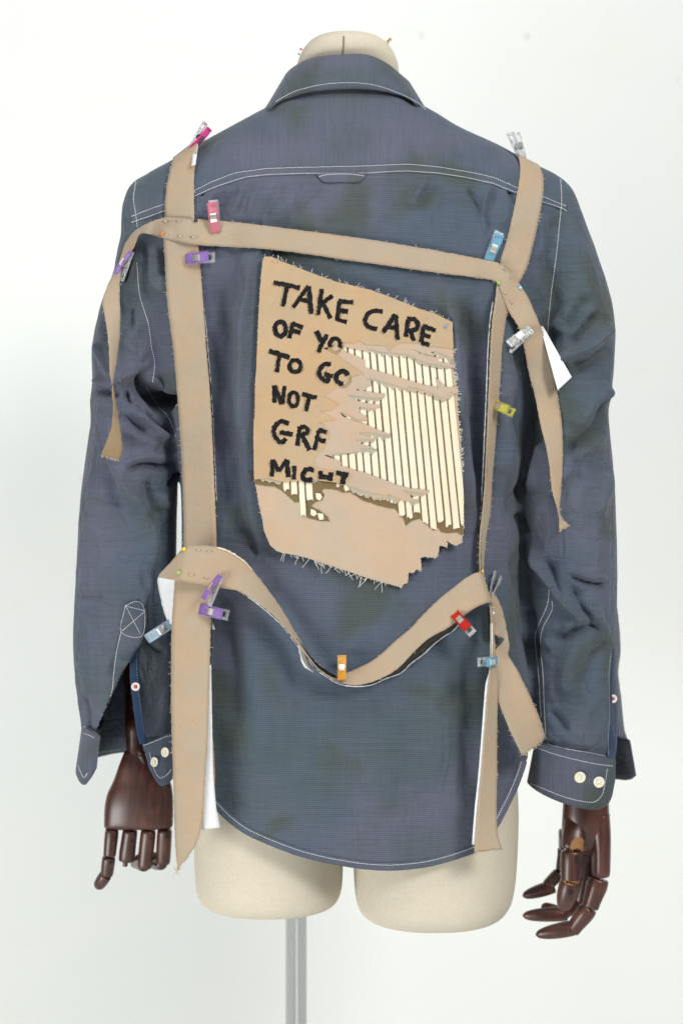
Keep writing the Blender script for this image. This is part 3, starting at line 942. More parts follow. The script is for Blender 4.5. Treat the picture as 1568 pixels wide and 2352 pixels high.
front_sign = np.sign(-(fn[(fx > 700) & (fx < 900) & (fy > 700) & (fy < 1500) & (fd < 0.1)]).mean())
fn = fn * -front_sign if front_sign < 0 else fn
xl = interp(fy, SEAM_L); xr = interp(fy, SEAM_R)
lab = np.full(len(FQ), 2)                       # 2 back panel
lab[fd > 0.125] = 3                             # 3 front panel
ylo = interp(fx, [(x, (a + b) / 2) for (x, a), (_, b) in zip(sorted(YOKE_B), [(x, interp(x, YOKE_T)) for x, _ in sorted(YOKE_B)])])
lab[(fy < ylo) & (fd < 0.15)] = 1               # 1 yoke
lab[fx < xl] = 4
lab[fx > xr] = 5
hem_y = interp(fx, HEM) - 9
lab[((lab == 2) | (lab == 3)) & (fy > hem_y)] = 0
lab[(lab < 4) & (fy < 188) & (fx > 600) & (fx < 990)] = 0          # neck opening
lab[(lab == 4) & (fy > 1692)] = 0
lab[(lab == 5) & (fy > interp(fx, [(1215, 1716), (1412, 1748)]))] = 0
OPEN_L = [(318, 1482), (300, 1508), (275, 1555), (250, 1610), (220, 1680), (215, 1760), (345, 1760), (326, 1700), (309, 1640), (302, 1580), (304, 1530)]


def inside(x, y, poly):
    r = np.zeros(len(x), bool); n = len(poly)
    for i in range(n):
        x1, y1 = poly[i]; x2, y2 = poly[(i + 1) % n]
        c = ((y1 > y) != (y2 > y)) & (x < (x2 - x1) * (y - y1) / (y2 - y1 + 1e-12) + x1)
        r ^= c
    return r


lab[(lab == 4) & inside(fx, fy, OPEN_L) & (fd < 0.13)] = 0

shirt = empty('shirt', (0, 0.12, W(0, 2000, 0)[2]), 'faded blue grey cotton shirt with white topstitching on the dress form', 'shirt')


def sub(l, name, m):
    f = FQ[lab == l]
    u, inv = np.unique(f.ravel(), return_inverse=True)
    f = inv.reshape(-1, 4)
    tri = f[:, 3] == f[:, 0]
    F = f[~tri].tolist() + f[tri][:, :3].tolist()
    o = mk(name, V[u], F, m, shirt)
    add_tree(V[u], F)
    return o


sub(1, 'yoke', M['yoke']); sub(2, 'back_panel', M['body']); sub(3, 'front_panel', M['body'])
sub(4, 'sleeve', M['sleeve']); sub(5, 'sleeve', M['sleeve'])
SHELL = list(TREES)


def stitches(pts, name='stitching', pitch=5.2, ln=3.7, wd=1.05, lift=0.0005, parent=shirt, m=None, depth=None):
    R = catmull(np.array(pts, float), 2.0)
    s = np.concatenate([[0], np.cumsum(np.linalg.norm(np.diff(R, axis=0), axis=1))])
    vs, fs = [], []
    t = 0.0
    while t + ln < s[-1]:
        q = np.array([[np.interp(t + k * ln, s, R[:, 0]), np.interp(t + k * ln, s, R[:, 1])] for k in (0, .5, 1)])
        t += pitch * random.uniform(0.94, 1.06)
        hs = [hit(x, y) for x, y in q]
        if any(h is None for h in hs):
            continue
        d = q[2] - q[0]; d /= np.linalg.norm(d) + 1e-9
        nrm = np.array([-d[1], d[0]]) * wd
        k = len(vs)
        j = random.uniform(-.25, .25)
        for i, (p, h) in enumerate(zip(q, hs)):
            w = 1.0 if i == 1 else 0.7
            up = lift + (0.0006 if i == 1 else 0)
            c = p + nrm * j
            vs += [W(*(c - nrm * w), h + .0004), W(*c, h - up), W(*(c + nrm * w), h + .0004)]
        for i in range(2):
            a = k + i * 3
            fs += [(a, a + 1, a + 4, a + 3), (a + 1, a + 2, a + 5, a + 4)]
    if vs:
        o = mk(name, vs, fs, m or M['thread'], parent)
        o['kind'] = 'stuff'
        return o


# yoke seam band
ys = sorted(YOKE_B)
rows = []
for x in list(range(302, 1300, 26)) + [1300]:
    rows.append((x, float(interp(x, YOKE_T)) - 2, x, float(interp(x, YOKE_B)) + 2))
ribbon('yoke_seam', rows, M['yoke'], shirt, nw=4, step=5, lift=1.0, clear=0.7, thick=0.0008, jag=0.08, smooth=0)
stitches([(a, b + 1) for a, b, *_ in rows]); stitches([(c, d - 3.5) for a, b, c, d in rows])
# hanging loop
V_, F_, mi_, g_ = ribbon_mesh([tuple(a) + tuple(b) for a, b in zip(z1((500, 1128), (560, 1126), (690, 1124), (815, 1124), (868, 1124)), z1((512, 1142), (560, 1188), (690, 1190), (812, 1188), (860, 1142)))], nw=5, step=4, lift=2.6, thick=.0012, jag=.1, cup=0.0)
flat_rim(mk('hanging_loop', V_, F_, [M['yoke'], M['yoke']], shirt, True, mi_), V_, F_); add_tree(V_, F_)
stitches(z1((525, 1152), (560, 1140), (640, 1132), (740, 1132), (800, 1138), (855, 1146)), pitch=4.4)
# hem band
H = catmull(np.array(HEM, float), 8)
T = np.gradient(H, axis=0); T /= np.linalg.norm(T, axis=1, keepdims=True)
nn = np.stack([T[:, 1], -T[:, 0]], -1)
rows = [(p[0] + n[0] * 19, p[1] + n[1] * 19, p[0], p[1]) for p, n in zip(H, nn)]
rows2 = []
for r in rows:
    h = hit(r[0], r[1])
    h = .12 if h is None else h
    rows2.append((*r, h - .0008, h - .0012))
rr = np.array(rows2); 
for c in (4, 5):
    for _ in range(3): rr[1:-1, c] = (rr[:-2, c] + rr[1:-1, c] + rr[2:, c]) / 3
ribbon('hem', [tuple(x) for x in rr], M['body'], shirt, nw=4, step=6, thick=.0014, jag=.12, clear=0.8, smooth=1)
stitches([(p[0] + n[0] * 13, p[1] + n[1] * 13) for p, n in zip(H, nn)], pitch=5)

# collar: fold-over fall wrapping the neck
col = [(700, 240, 640, 300, .215, .225), (668, 205, 610, 275, .175, .19), (652, 182, 603, 257, .135, .140), (660, 165, 618, 250, .10, .095), (685, 146, 655, 229, .078, .072), (725, 131, 705, 213, .068, .060), (785, 125, 785, 205, .064, .056),
       (840, 125, 860, 207, .066, .058), (885, 143, 920, 220, .077, .070), (922, 172, 960, 241, .095, .088), (942, 192, 982, 256, .135, .135), (938, 215, 975, 280, .175, .19), (900, 240, 940, 300, .215, .225)]
col = [(a, b, c, d, e, min([f] + [h - .005 for h in [hit(c, d + 3, SHELL)] if h is not None and f < .1])) for a, b, c, d, e, f in col]
V_, F_, mi_, g_ = ribbon_mesh(col, nw=14, step=5, thick=.002, jag=.1, cup=6, hug=False)
flat_rim(mk('collar', V_, F_, [M['yoke'], M['yoke']], shirt, True, mi_), V_, F_); add_tree(V_, F_)
stand = [(a + (785 - a) * .1, b + 4, c + (785 - c) * .16, d + 16, da + .008, db + .016) for a, b, c, d, da, db in col]
V_, F_, mi_, g_ = ribbon_mesh(stand, nw=6, step=8, thick=.0015, jag=.1, hug=False)
flat_rim(mk('collar_stand', V_, F_, [M['yoke'], M['yoke']], shirt, True, mi_), V_, F_)
stitches(z1((215, 612), (300, 562), (400, 522), (600, 482), (800, 478), (950, 500), (1120, 560), (1250, 632), (1290, 672)))
# armhole topstitch
stitches(c2((390, 515), (372, 640), (385, 740), (400, 850)))
stitches(c2((395, 1100), (410, 1300), (440, 1420), (480, 1540)) + c4((710, 200), (735, 400), (765, 560), (745, 740)))
stitches(c4((690, 760), (800, 940), (870, 1010), (930, 1130), (958, 1215)))
stitches(c3((1080, 405), (1087, 560), (1070, 750), (1050, 950), (1010, 1250), (987, 1500)) + c5((800, 290), (790, 390)))
stitches(b3((752, 440), (735, 560), (655, 750), (645, 850), (670, 1080), (680, 1250), (690, 1420)))
stitches(b3((775, 530), (770, 600), (700, 740), (685, 880), (705, 1080), (712, 1300), (727, 1590)))

# ---- left sleeve placket, cuff and buttons
plk = b1((480, 590), (590, 553), (662, 640), (640, 860), (560, 1000), (440, 1200), (330, 1480), (280, 1600), (225, 1680), (180, 1690), (245, 1600), (315, 1520), (383, 1290), (400, 1040), (452, 815))
rows = [tuple(a) + tuple(b) for a, b in zip(b1((480, 592), (462, 700), (450, 815), (420, 960), (392, 1150), (380, 1300), (330, 1480), (270, 1600), (215, 1670)), b1((590, 553), (664, 650), (642, 850), (575, 985), (490, 1115), (435, 1250), (360, 1440), (300, 1580), (262, 1668)))]
rows = [(*r, hit(r[0] + 3, r[1]) - .002, hit(r[0] + 3, r[1]) - .004) for r in rows]
ribbon('sleeve_placket', rows, M['sleeve'], shirt, nw=5, step=5, lift=1.5, clear=1.0, thick=.0012, jag=.1)
stitches(b1((492, 600), (590, 566), (650, 642), (627, 848), (460, 815), (492, 600)), pitch=5.2)
stitches(b1((492, 602), (652, 642))); stitches(b1((495, 604), (622, 844))); stitches(b1((650, 648), (462, 812)))
stitches(b1((458, 815), (420, 980), (396, 1170), (383, 1300), (318, 1530)))
rows = [tuple(a) + tuple(b) + (d, d) for a, b, d in zip(b1((560, 980), (532, 1060), (527, 1160), (535, 1260), (547, 1360), (565, 1500), (585, 1640), (610, 1740)), b1((600, 950), (598, 1060), (603, 1160), (612, 1260), (622, 1360), (640, 1500), (655, 1640), (668, 1730)), (.088, .084, .083, .082, .082, .082, .082, .082))]
ribbon('placket_tape', rows, M['navy'], shirt, nw=4, step=5, thick=.001, jag=.15, clear=.9)
stitches(b1((588, 1000), (590, 1160), (600, 1300), (625, 1480), (650, 1650)), pitch=6, ln=2.5, wd=.5)
cuffL = [(232, 1690, 222, 1764, .084, .084), (212, 1680, 196, 1803, .088, .082), (196, 1670, 178, 1778, .115, .112), (192, 1668, 181, 1758, .155, .155), (214, 1666, 206, 1745, .200, .202), (280, 1664, 280, 1729, .212, .215), (350, 1666, 350, 1732, .200, .202),
         (394, 1676, 398, 1745, .15, .15), (396, 1682, 401, 1772, .10, .098), (375, 1690, 386, 1799, .083, .078), (350, 1701, 366, 1803, .079, .074), (330, 1712, 343, 1762, .079, .077)]
V_, F_, mi_, g_ = ribbon_mesh(cuffL, nw=8, step=5, thick=.0018, jag=.1, hug=False)
flat_rim(mk('cuff', V_, F_, [M['cuff'], M['cuff']], shirt, True, mi_), V_, F_); add_tree(V_, F_)
stitches(hl((155, 470), (200, 488), (262, 535)) ); stitches(hl((150, 530), (200, 545), (235, 565))); stitches(hl((105, 790), (150, 890), (185, 850)))
stitches(hl((640, 628), (740, 590), (850, 545))); stitches(hl((690, 690), (720, 800), (770, 890), (830, 870), (870, 820)))
stitches(hl((262, 690), (380, 670), (480, 655)), wd=.5)


def button(px_, py_, rP, m, thread, tilt=(0, 0), depth=None, squash=1.0):
    h = hit(px_, py_) if depth is None else depth
    c = np.array(W(px_, py_, h - 0.0016))
    r = rP * PX
    prof = [(0.0, .0004), (.55, .0004), (.68, .0012), (.9, .0013), (1.0, .0004), (.97, -.0010), (0.0, -.0012)]
    n = 26
    th = np.linspace(0, 2 * math.pi, n, endpoint=False)
    vs = []
    for (q, z) in prof:
        for a in th:
            vs.append((q * r * math.cos(a) * squash, -z, q * r * math.sin(a)))
    vs = np.array(vs)
    Rm = np.array(Matrix.Rotation(tilt[0], 3, 'Z') @ Matrix.Rotation(tilt[1], 3, 'X'))
    vs = vs @ Rm.T + c
    o = mk('button', vs, grid_faces(len(prof), n, True).tolist(), m, shirt)
    parts = []
    for (x1, y1, x2, y2) in ((-.3, -.3, .3, .3), (-.3, .3, .3, -.3)):
        pts = np.array([(x1 * r * squash, -.0004, y1 * r), (0, -.0014, 0), (x2 * r * squash, -.0004, y2 * r)]) @ Rm.T + c
        parts.append(wire(pts, .0008, 5))
    for x1, y1 in ((-.3, -.3), (.3, .3), (-.3, .3), (.3, -.3)):
        pts = np.array([(x1 * r * squash, -.0003, y1 * r), (x1 * r * squash, -.00065, y1 * r)]) @ Rm.T + c
    mk('button_thread', *merge(parts), thread, o)
    return o


button(312, 1577, 10.5, M['button_white'], M['red_thread'])
button(*hl((817, 683))[0], 12, M['button'], M['thread'], squash=.8)
button(*hl((730, 762))[0], 12, M['button'], M['thread'], squash=.75)

# ---- right sleeve cuff, placket and buttons
cuffR = [(1410, 1743, 1409, 1790, .078, .076), (1400, 1740, 1399, 1836, .070, .066), (1385, 1737, 1380, 1856, .064, .058), (1350, 1730, 1347, 1859, .058, .050), (1290, 1718, 1285, 1842, .058, .050), (1245, 1711, 1235, 1817, .075, .070), (1229, 1710, 1213, 1797, .115, .113),
         (1243, 1702, 1225, 1785, .16, .16), (1300, 1690, 1290, 1782, .195, .195), (1380, 1688, 1375, 1785, .20, .20), (1428, 1693, 1438, 1792, .175, .175), (1443, 1701, 1457, 1782, .14, .14)]
V_, F_, mi_, g_ = ribbon_mesh(cuffR, nw=8, step=5, thick=.0018, jag=.1, hug=False, cup=2)
flat_rim(mk('cuff', V_, F_, [M['cuff'], M['cuff']], shirt, True, mi_), V_, F_); add_tree(V_, F_)
stitches(hr((670, 250), (800, 278), (950, 310), (1100, 335), (1180, 352), (1255, 362))); stitches(hr((655, 290), (800, 340), (950, 380), (1100, 412), (1250, 432)))
stitches(hr((610, 562), (700, 600), (850, 660), (980, 695), (1090, 705), (1150, 660), (1175, 580), (1195, 450)))
rows = [(1407, 1490, 1413, 1492, .11, .125), (1402, 1550, 1415, 1552, .10, .118), (1398, 1620, 1418, 1622, .093, .113), (1398, 1700, 1416, 1703, .083, .10), (1393, 1739, 1412, 1744, .075, .09)]
ribbon('placket_tape', rows, M['navy'], shirt, nw=4, step=5, thick=.001, jag=.12, clear=.8)
stitches(b3((1221, 930), (1208, 1080), (1212, 1250), (1213, 1400), (1205, 1560)) + [(1396, 1735)], pitch=5, ln=3, wd=.6)
rows = [(1408, 1375, 1414, 1378, .12, .14), (1406, 1420, 1420, 1425, .118, .15), (1408, 1450, 1423, 1462, .12, .16), (1412, 1480, 1424, 1500, .13, .17), (1414, 1540, 1419, 1545, .14, .18), (1416, 1600, 1426, 1605, .14, .18), (1416, 1660, 1432, 1668, .14, .175), (1414, 1690, 1440, 1700, .14, .17)]
ribbon('placket_flap', rows, M['sleeve'], shirt, nw=4, step=5, thick=.0014, jag=.15, hug=False)
stitches(hr((1270, 345), (1340, 390)), wd=.6)
button(*hr((987, 516))[0], 13.6, M['button'], M['thread'], (0.05, 0.1)); button(*hr((1132, 553))[0], 13.6, M['button'], M['thread'], (0.12, 0.1))
button(1407, 1605, 10.2, M['button_white'], M['red_thread'], (0.3, 0))


# ================================================================== WOODEN HANDS
def limb(pts, e=2.2, n=24, step=3):
    """pts: (px, py, depth, rx P, ry P(depth)); tube along the path, ends rounded off."""
    R = catmull(np.array(pts, float), step)
    C = Wn(R[:, 0], R[:, 1], R[:, 2])
    T = np.gradient(C, axis=0); T /= np.maximum(np.linalg.norm(T, axis=1, keepdims=True), 1e-9)
    A = np.cross(T, np.array([0, 1.0, 0])); A /= np.maximum(np.linalg.norm(A, axis=1, keepdims=True), 1e-9)
    B = np.cross(T, A)
    th = np.linspace(0, 2 * math.pi, n, endpoint=False)
    cs, sn = np.cos(th), np.sin(th)
    cs = np.sign(cs) * np.abs(cs) ** (2 / e); sn = np.sign(sn) * np.abs(sn) ** (2 / e)
    G = C[:, None] + (R[:, 3] * PX)[:, None, None] * A[:, None] * cs[None, :, None] + (R[:, 4] * PX)[:, None, None] * B[:, None] * sn[None, :, None]
    nrw = len(R)
    V = np.concatenate([G.reshape(-1, 3)])
    F = grid_faces(nrw, n, True).tolist() + [list(range(n))[::-1], list(range((nrw - 1) * n, nrw * n))]
    return V, F


def seg(p0, p1, r0, r1, tip=False, flat=1.0, d0=None, d1=None):
    """finger segment from p0 to p1 with slightly rounded ends."""
    (x0, y0, d0), (x1, y1, d1) = p0, p1
    f = lambda t: (x0 + (x1 - x0) * t, y0 + (y1 - y0) * t, d0 + (d1 - d0) * t)
    out = [(*f(0.0), r0 * .90, r0 * .90 * flat), (*f(0.06), r0 * .97, r0 * .97 * flat), (*f(.3), r0, r0 * flat)]
    if tip:
        out += [(*f(.6), (r0 + r1) / 2 * 1.02, (r0 + r1) / 2 * flat), (*f(.82), r1 * .92, r1 * .85 * flat), (*f(.94), r1 * .6, r1 * .55 * flat), (*f(1.0), r1 * .14, r1 * .14 * flat)]
    else:
        out += [(*f(.75), r1, r1 * flat), (*f(.95), r1 * .96, r1 * .96 * flat), (*f(1.0), r1 * .91, r1 * .91 * flat)]
    return limb(out)


def HLp(x, y): return hl((x, y))[0]
def HRp(x, y): return hr((x, y))[0]


# left hand: back of a lowered hand
dl = .15
hand = mk('hand', *merge([limb([(*HLp(575, -150), dl + .04, 30, 26), (*HLp(572, 200), dl + .028, 26, 24), (*HLp(566, 380), dl + .012, 24, 22), (*HLp(566, 470), dl, 23, 21), (*HLp(566, 560), dl, 21, 20), (*HLp(566, 640), dl, 20, 19), (*HLp(572, 690), dl, 22, 20), (*HLp(580, 720), dl, 27, 21)]),
                          tube([(*HLp(490, 672), *HLp(632, 672), dl, .009), (*HLp(478, 695), *HLp(648, 695), dl, .010), (*HLp(440, 790), *HLp(720, 785), dl, .013), (*HLp(392, 920), *HLp(850, 910), dl, .0155), (*HLp(345, 1020), *HLp(880, 1010), dl, .017), (*HLp(324, 1120), *HLp(886, 1120), dl, .0175), (*HLp(318, 1240), *HLp(884, 1240), dl, .0165), (*HLp(319, 1292), *HLp(880, 1286), dl, .015), (*HLp(332, 1312), *HLp(866, 1306), dl, .011), (*HLp(420, 1318), *HLp(780, 1314), dl, .004)], 48, 2.5, 4)]), M['wood'], form)
fingers = [
    [(HLp(383, 1318), HLp(362, 1535), 17, 16, 0, 0), (HLp(357, 1545), HLp(340, 1690), 16.5, 16, 0, .004), (HLp(332, 1690), HLp(258, 1800), 16, 13.5, .004, .012)],
    [(HLp(532, 1322), HLp(500, 1572), 19, 20, 0, .004)],
    [(HLp(682, 1322), HLp(648, 1628), 19, 18.5, 0, .004)],
    [(HLp(815, 1318), HLp(800, 1590), 18.5, 18.5, 0, .008)]]
for fi, segs in enumerate(fingers):
    for si, (a, b, r0, r1, e0, e1) in enumerate(segs):
        last = fi == 0 and si == 2
        Vs, Fs = seg((*a, dl + e0 - .002), (*b, dl + e1 - .002), r0, r1, last)
        s_ = mk('finger_segment', Vs, Fs, M['wood'], hand)
# curled tips behind and the knuckle peg
for a, b, r0, r1, e0, e1 in ((HLp(790, 1600), HLp(700, 1600), 15, 12, .01, .075), (HLp(650, 1615), HLp(575, 1590), 15, 12, .012, .075), (HLp(610, 1560), HLp(560, 1610), 14, 12, .05, .085), (HLp(730, 1540), HLp(660, 1600), 13, 12, .045, .08)):
    mk('finger_segment', *seg((*a, dl + e0), (*b, dl + e1), r0, r1, True), M['wood'], hand)
mk('knuckle_peg', *seg((*HLp(495, 1560), dl), (*HLp(490, 1620), dl), 6, 6), M['wood'], hand)
# hand slots
def box_at(px_, py_, d, w, h, dep, ang=0):
    c = np.array(W(px_, py_, d)); ca, sa = math.cos(ang), math.sin(ang)
    vs = []
    for x in (-w, w):
        for y in (-dep, dep):
            for z in (-h, h):
                X, Z = x * PX / 2, z * PX / 2
                vs.append((c[0] + X * ca - Z * sa, c[1] + y, c[2] + X * sa + Z * ca))
    return np.array(vs), [(0, 1, 3, 2), (4, 6, 7, 5), (0, 4, 5, 1), (2, 3, 7, 6), (0, 2, 6, 4), (1, 5, 7, 3)]


for x, y, w, h in ((397, 1392, 9, 11), (541, 1405, 9, 11), (691, 1386, 9, 11), (832, 1366, 8, 11), (372, 1590, 8, 6)):
    p = HLp(x, y)
    mk('joint_slot', *box_at(*p, dl - .0095, w, h, .0004), M['dark'], hand, False)

# right hand: thumb side towards the viewer, fingers bent to the left
dr = .118
hand2 = mk('hand', *merge([
    limb([(*HRp(1030, 560), dr, 54, 40), (*HRp(1032, 700), dr, 55, 41), (*HRp(1030, 860), dr, 57, 42), (*HRp(1028, 980), dr + .005, 57, 38), (*HRp(1020, 1050), dr + .012, 50, 30), (*HRp(1015, 1090), dr + .015, 38, 20)], 2.4, 36),
    limb([(*HRp(1120, 800), dr, 29, 36), (*HRp(1138, 950), dr, 26, 38), (*HRp(1145, 1100), dr, 23.5, 36), (*HRp(1145, 1230), dr, 22.5, 32), (*HRp(1145, 1268), dr, 20.5, 28), (*HRp(1145, 1276), dr, 16, 22)], 2.5, 28),
    limb([(*HRp(950, 640), dr - .002, 20, 18), (*HRp(948, 820), dr - .007, 24, 19), (*HRp(942, 950), dr - .0155, 27, 19), (*HRp(934, 1040), dr - .02, 27, 19), (*HRp(928, 1072), dr - .021, 24, 16)], 2.4, 28),
    limb([(*HRp(1055, 900), dr + .02, 36, 24), (*HRp(1052, 1150), dr + .032, 36, 26), (*HRp(1050, 1265), dr + .034, 32, 22)], 2.3, 28),
    limb([(*HRp(850, 950), dr + .045, 8, 30), (*HRp(845, 1050), dr + .05, 7, 26)], 2.2, 20)]), M['wood'], form)
SEG2 = [  # thumb
    ((924, 1078), (916, 1312), 26.5, 25, -.022, -.024, False), ((912, 1312), (858, 1535), 25, 20, -.024, -.02, True),
    # index finger
    ((1132, 1290), (1062, 1512), 26, 22, .0, .0, False), ((1058, 1512), (925, 1690), 22.5, 19, .0, .004, False), ((945, 1668), (648, 1722), 19, 14, .004, .008, True),
    # middle finger, behind
    ((1040, 1260), (985, 1480), 18, 18, .035, .035, False), ((985, 1470), (850, 1560), 18, 17, .035, .035, False), ((890, 1560), (548, 1575), 18, 14, .036, .038, True), ((830, 1540), (690, 1500), 13, 12, .05, .055, True),
    # ring finger
    ((842, 1060), (840, 1240), 9, 12, .055, .058, False), ((830, 1250), (735, 1345), 16, 15, .055, .055, False), ((790, 1350), (548, 1425), 17, 13, .055, .055, True), ((1010, 1180), (1000, 1300), 16, 16, .05, .05, False)]
for a, b, r0, r1, e0, e1, tip in SEG2:
    s_ = mk('finger_segment', *seg((*HRp(*a), dr + e0), (*HRp(*b), dr + e1), r0, r1, tip), M['wood'], hand2)
# worn patches and slots on the thumb joint
wv = [HRp(*p) for p in ((905, 1085), (912, 1040), (925, 1005), (945, 985), (975, 975), (1000, 978), (1020, 1000), (1027, 1040), (1022, 1075), (1008, 1095), (996, 1085), (985, 1062), (960, 1060), (940, 1070), (925, 1090))]
HT = []
for o in [hand2] + [c for c in hand2.children]:
    Vw = np.array([v.co for v in o.data.vertices]) + np.array(wloc(o)); Vd = Vw.copy(); Vd[:, 2] -= ZC; Vd /= U
    HT.append(BVHTree.FromPolygons([tuple(v) for v in Vd], [tuple(p.vertices) for p in o.data.polygons]))
fh = lambda x, y: (hit(x, y, HT) if hit(x, y, HT) is not None else dr)
sheet(wv, fh, .0005, .0005, 4, 'worn_patch', M['wood_worn'], hand2, jag=.3)
wv = [HRp(*p) for p in ((852, 1305), (900, 1312), (985, 1312), (978, 1335), (930, 1345), (880, 1335))]
sheet(wv, fh, .0005, .0005, 4, 'worn_patch', M['wood_worn'], hand2, jag=.3)
for x, y, w, h in ((962, 1148, 10, 17), (915, 1395, 10, 12), (1080, 1312, 18, 9), (1000, 1515, 16, 9)):
    p = HRp(x, y)
    mk('joint_slot', *box_at(*p, fh(*p), w, h, .0006), M['dark'], hand2, False)
for x, y in ((1157, 1308), (1075, 1540), (918, 1692)):
    p = HRp(x, y)
    mk('joint_pin', *box_at(*p, fh(*p), 4, 4, .0005, .7), M['dark'], hand2, False)


# ================================================================== STRAPS
def fray(px_, py_, dp_, parent, m, n, ln=(3, 12), out=1.0, name='frayed_threads', r=.00022):
    """loose threads from the points of an edge polyline (P + depth), curling away."""
    parts = []
    k = len(px_)
    for _ in range(n):
        i = random.randrange(1, k - 1)
        tx, ty = px_[i + 1] - px_[i - 1], py_[i + 1] - py_[i - 1]
        l = math.hypot(tx, ty) + 1e-6
        nx, ny = ty / l * out, -tx / l * out
        L = random.uniform(*ln) * random.choice((.5, .7, 1, 1))
        a = random.uniform(-1.0, 1.0)
        dx, dy = nx * math.cos(a) - ny * math.sin(a), nx * math.sin(a) + ny * math.cos(a)
        curl = random.uniform(-.25, .25)
        x, y, d = px_[i] - nx * 1.0, py_[i] - ny * 1.0, dp_[i] - .0005
        pts = []
        for s in range(6):
            pts.append(W(x, y, d))
            x += dx * L / 5; y += dy * L / 5 + .05 * L / 5
            d -= random.uniform(-.0004, .0006)
            dx, dy = dx * math.cos(curl) - dy * math.sin(curl), dx * math.sin(curl) + dy * math.cos(curl)
        parts.append(wire(pts, r, 4))
    o = mk(name, *merge(parts), m, parent)
    o['kind'] = 'stuff'
    return o


def strap(name, rows, label, cat='fabric strap', nw=8, frays=(45, 45), **kw):
    base = TREES[:]
    V_, F_, mi_, g = ribbon_mesh(rows, nw=nw, **kw)
    o = flat_rim(mk(name, V_, F_, [M['strap'], M['strap_back']], None, True, mi_), V_, F_)
    tag(o, label, cat, 'tan fabric straps pinned onto the shirt')
    add_tree(V_, F_)
    px_, py_, dp_ = g
    for side, out, n in ((0, 1, frays[0]), (-1, -1, frays[1])):
        if n:
            # decide outward direction from the strap's own width
            i = len(px_) // 2
            tx, ty = px_[i + 1, side] - px_[i - 1, side], py_[i + 1, side] - py_[i - 1, side]
            ox = px_[i, side] - px_[i, nw // 2]; oy = py_[i, side] - py_[i, nw // 2]
            sg = 1 if (ty * ox - tx * oy) > 0 else -1
            fray(px_[:, side], py_[:, side], dp_[:, side], o, M['fray'], int(n * 1.4), (1.5, 8), sg)
    return o, g


def under(parent, rows, m, name, **kw):
    V_, F_, mi_, g = ribbon_mesh(rows, hug=kw.pop('hug', False), **kw)
    return flat_rim(mk(name, V_, F_, [m, m], parent, True, mi_), V_, F_)


# right shoulder strap (under the cross strap)
Dr = [(1186, 352, 1236, 378, .075, .085), (1190, 357, 1241, 387), (1194, 390, 1247, 412), (1190, 425, 1246, 452), (1178, 487, 1236, 506), (1162, 554, 1222, 570), (1150, 593, 1208, 618), (1142, 640, 1185, 662), (1137, 690, 1166, 712),
      (1130, 743, 1160, 748), (1126, 800, 1153, 800), (1123, 880, 1148, 885), (1121, 930, 1145, 930), (1118, 1000, 1139, 1000), (1114, 1090, 1131, 1093), (1108, 1170, 1126, 1175), (1102, 1230, 1117, 1230), (1101, 1295, 1111, 1300), (1103, 1322, 1113, 1326)]
# lower part stands away from the shirt on its left edge (seen nearly edge-on)
Dr2 = []
for r in Dr:
    if r[1] > 680 and len(r) == 4:
        h = hit((r[0] + r[2]) / 2, r[1]); h = 0.01 if h is None else h
        r = (*r, h - .020, h - .004)
    Dr2.append(r)
sD, gD = strap('shoulder_strap', Dr2, 'tan strap over the right shoulder narrowing down to the swoop', lift=3)
lowD = [r for r in Dr2 if r[1] > 660]
under(sD, [(r[0] - 5, r[1] + 3, r[0] + 3, r[1] + 3, r[4] + .004, r[4] + .003) for r in lowD if len(r) == 6], M['film'], 'printed_film', nw=2)
under(sD, [(r[0] - (7.5 if r[1] < 1150 else 5), r[1] + 3, r[0] - 3, r[1] + 3, r[4] + .007, r[4] + .006) for r in lowD if len(r) == 6], M['card'], 'backing_card', nw=2)
# left shoulder strap
Al = [(398, 362, 450, 321, .085, .08), (394, 376, 452, 333), (386, 410, 446, 400), (380, 450, 446, 450), (378, 505, 447, 505), (376, 548, 455, 560), (385, 700, 467, 700), (398, 800, 474, 800), (409, 930, 484, 930), (417, 1060, 490, 1060), (421, 1160, 494, 1160), (423, 1250, 497, 1250), (424, 1285, 497, 1285)]
Al2 = []
for r in Al:
    if len(r) == 4:
        h = hit(r[2], r[3]); hm = hit(r[0] * .3 + r[2] * .7, r[1] * .3 + r[3] * .7)
        h = min(x for x in (h, hm, .05) if x is not None)
        h2 = hit(r[0] + 8, r[1] + 4)
        h2 = h + .03 if h2 is None else min(h2, h + .03)
        k = .003 if r[1] < 600 else .008
        r = (*r, h2 - k, h - k)
    Al2.append(r)
sA, gA = strap('shoulder_strap', Al2, 'long tan strap hanging straight from the left shoulder to the pinned corner')
lowA = Al2[5:]
under(sA, [(r[2] - 14, r[3] + 2, r[2] + (1.0 if r[1] < 800 else 3.2), r[3] + 2, r[5] + .008, r[5] + .006) for r in lowA], M['film'], 'printed_film', nw=2)
under(sA, [(r[2] - 14, r[3] + 2, r[2] + (1.8 if r[1] < 800 else 4.4), r[3] + 2, r[5] + .011, r[5] + .0085) for r in lowA], M['card'], 'backing_card', nw=2)
under(sA, [(440, 380, 449, 378, .035, .034), (443, 352, 453, 350, .045, .044), (445, 335, 455, 331, .055, .055)], M['card'], 'backing_card', nw=2)
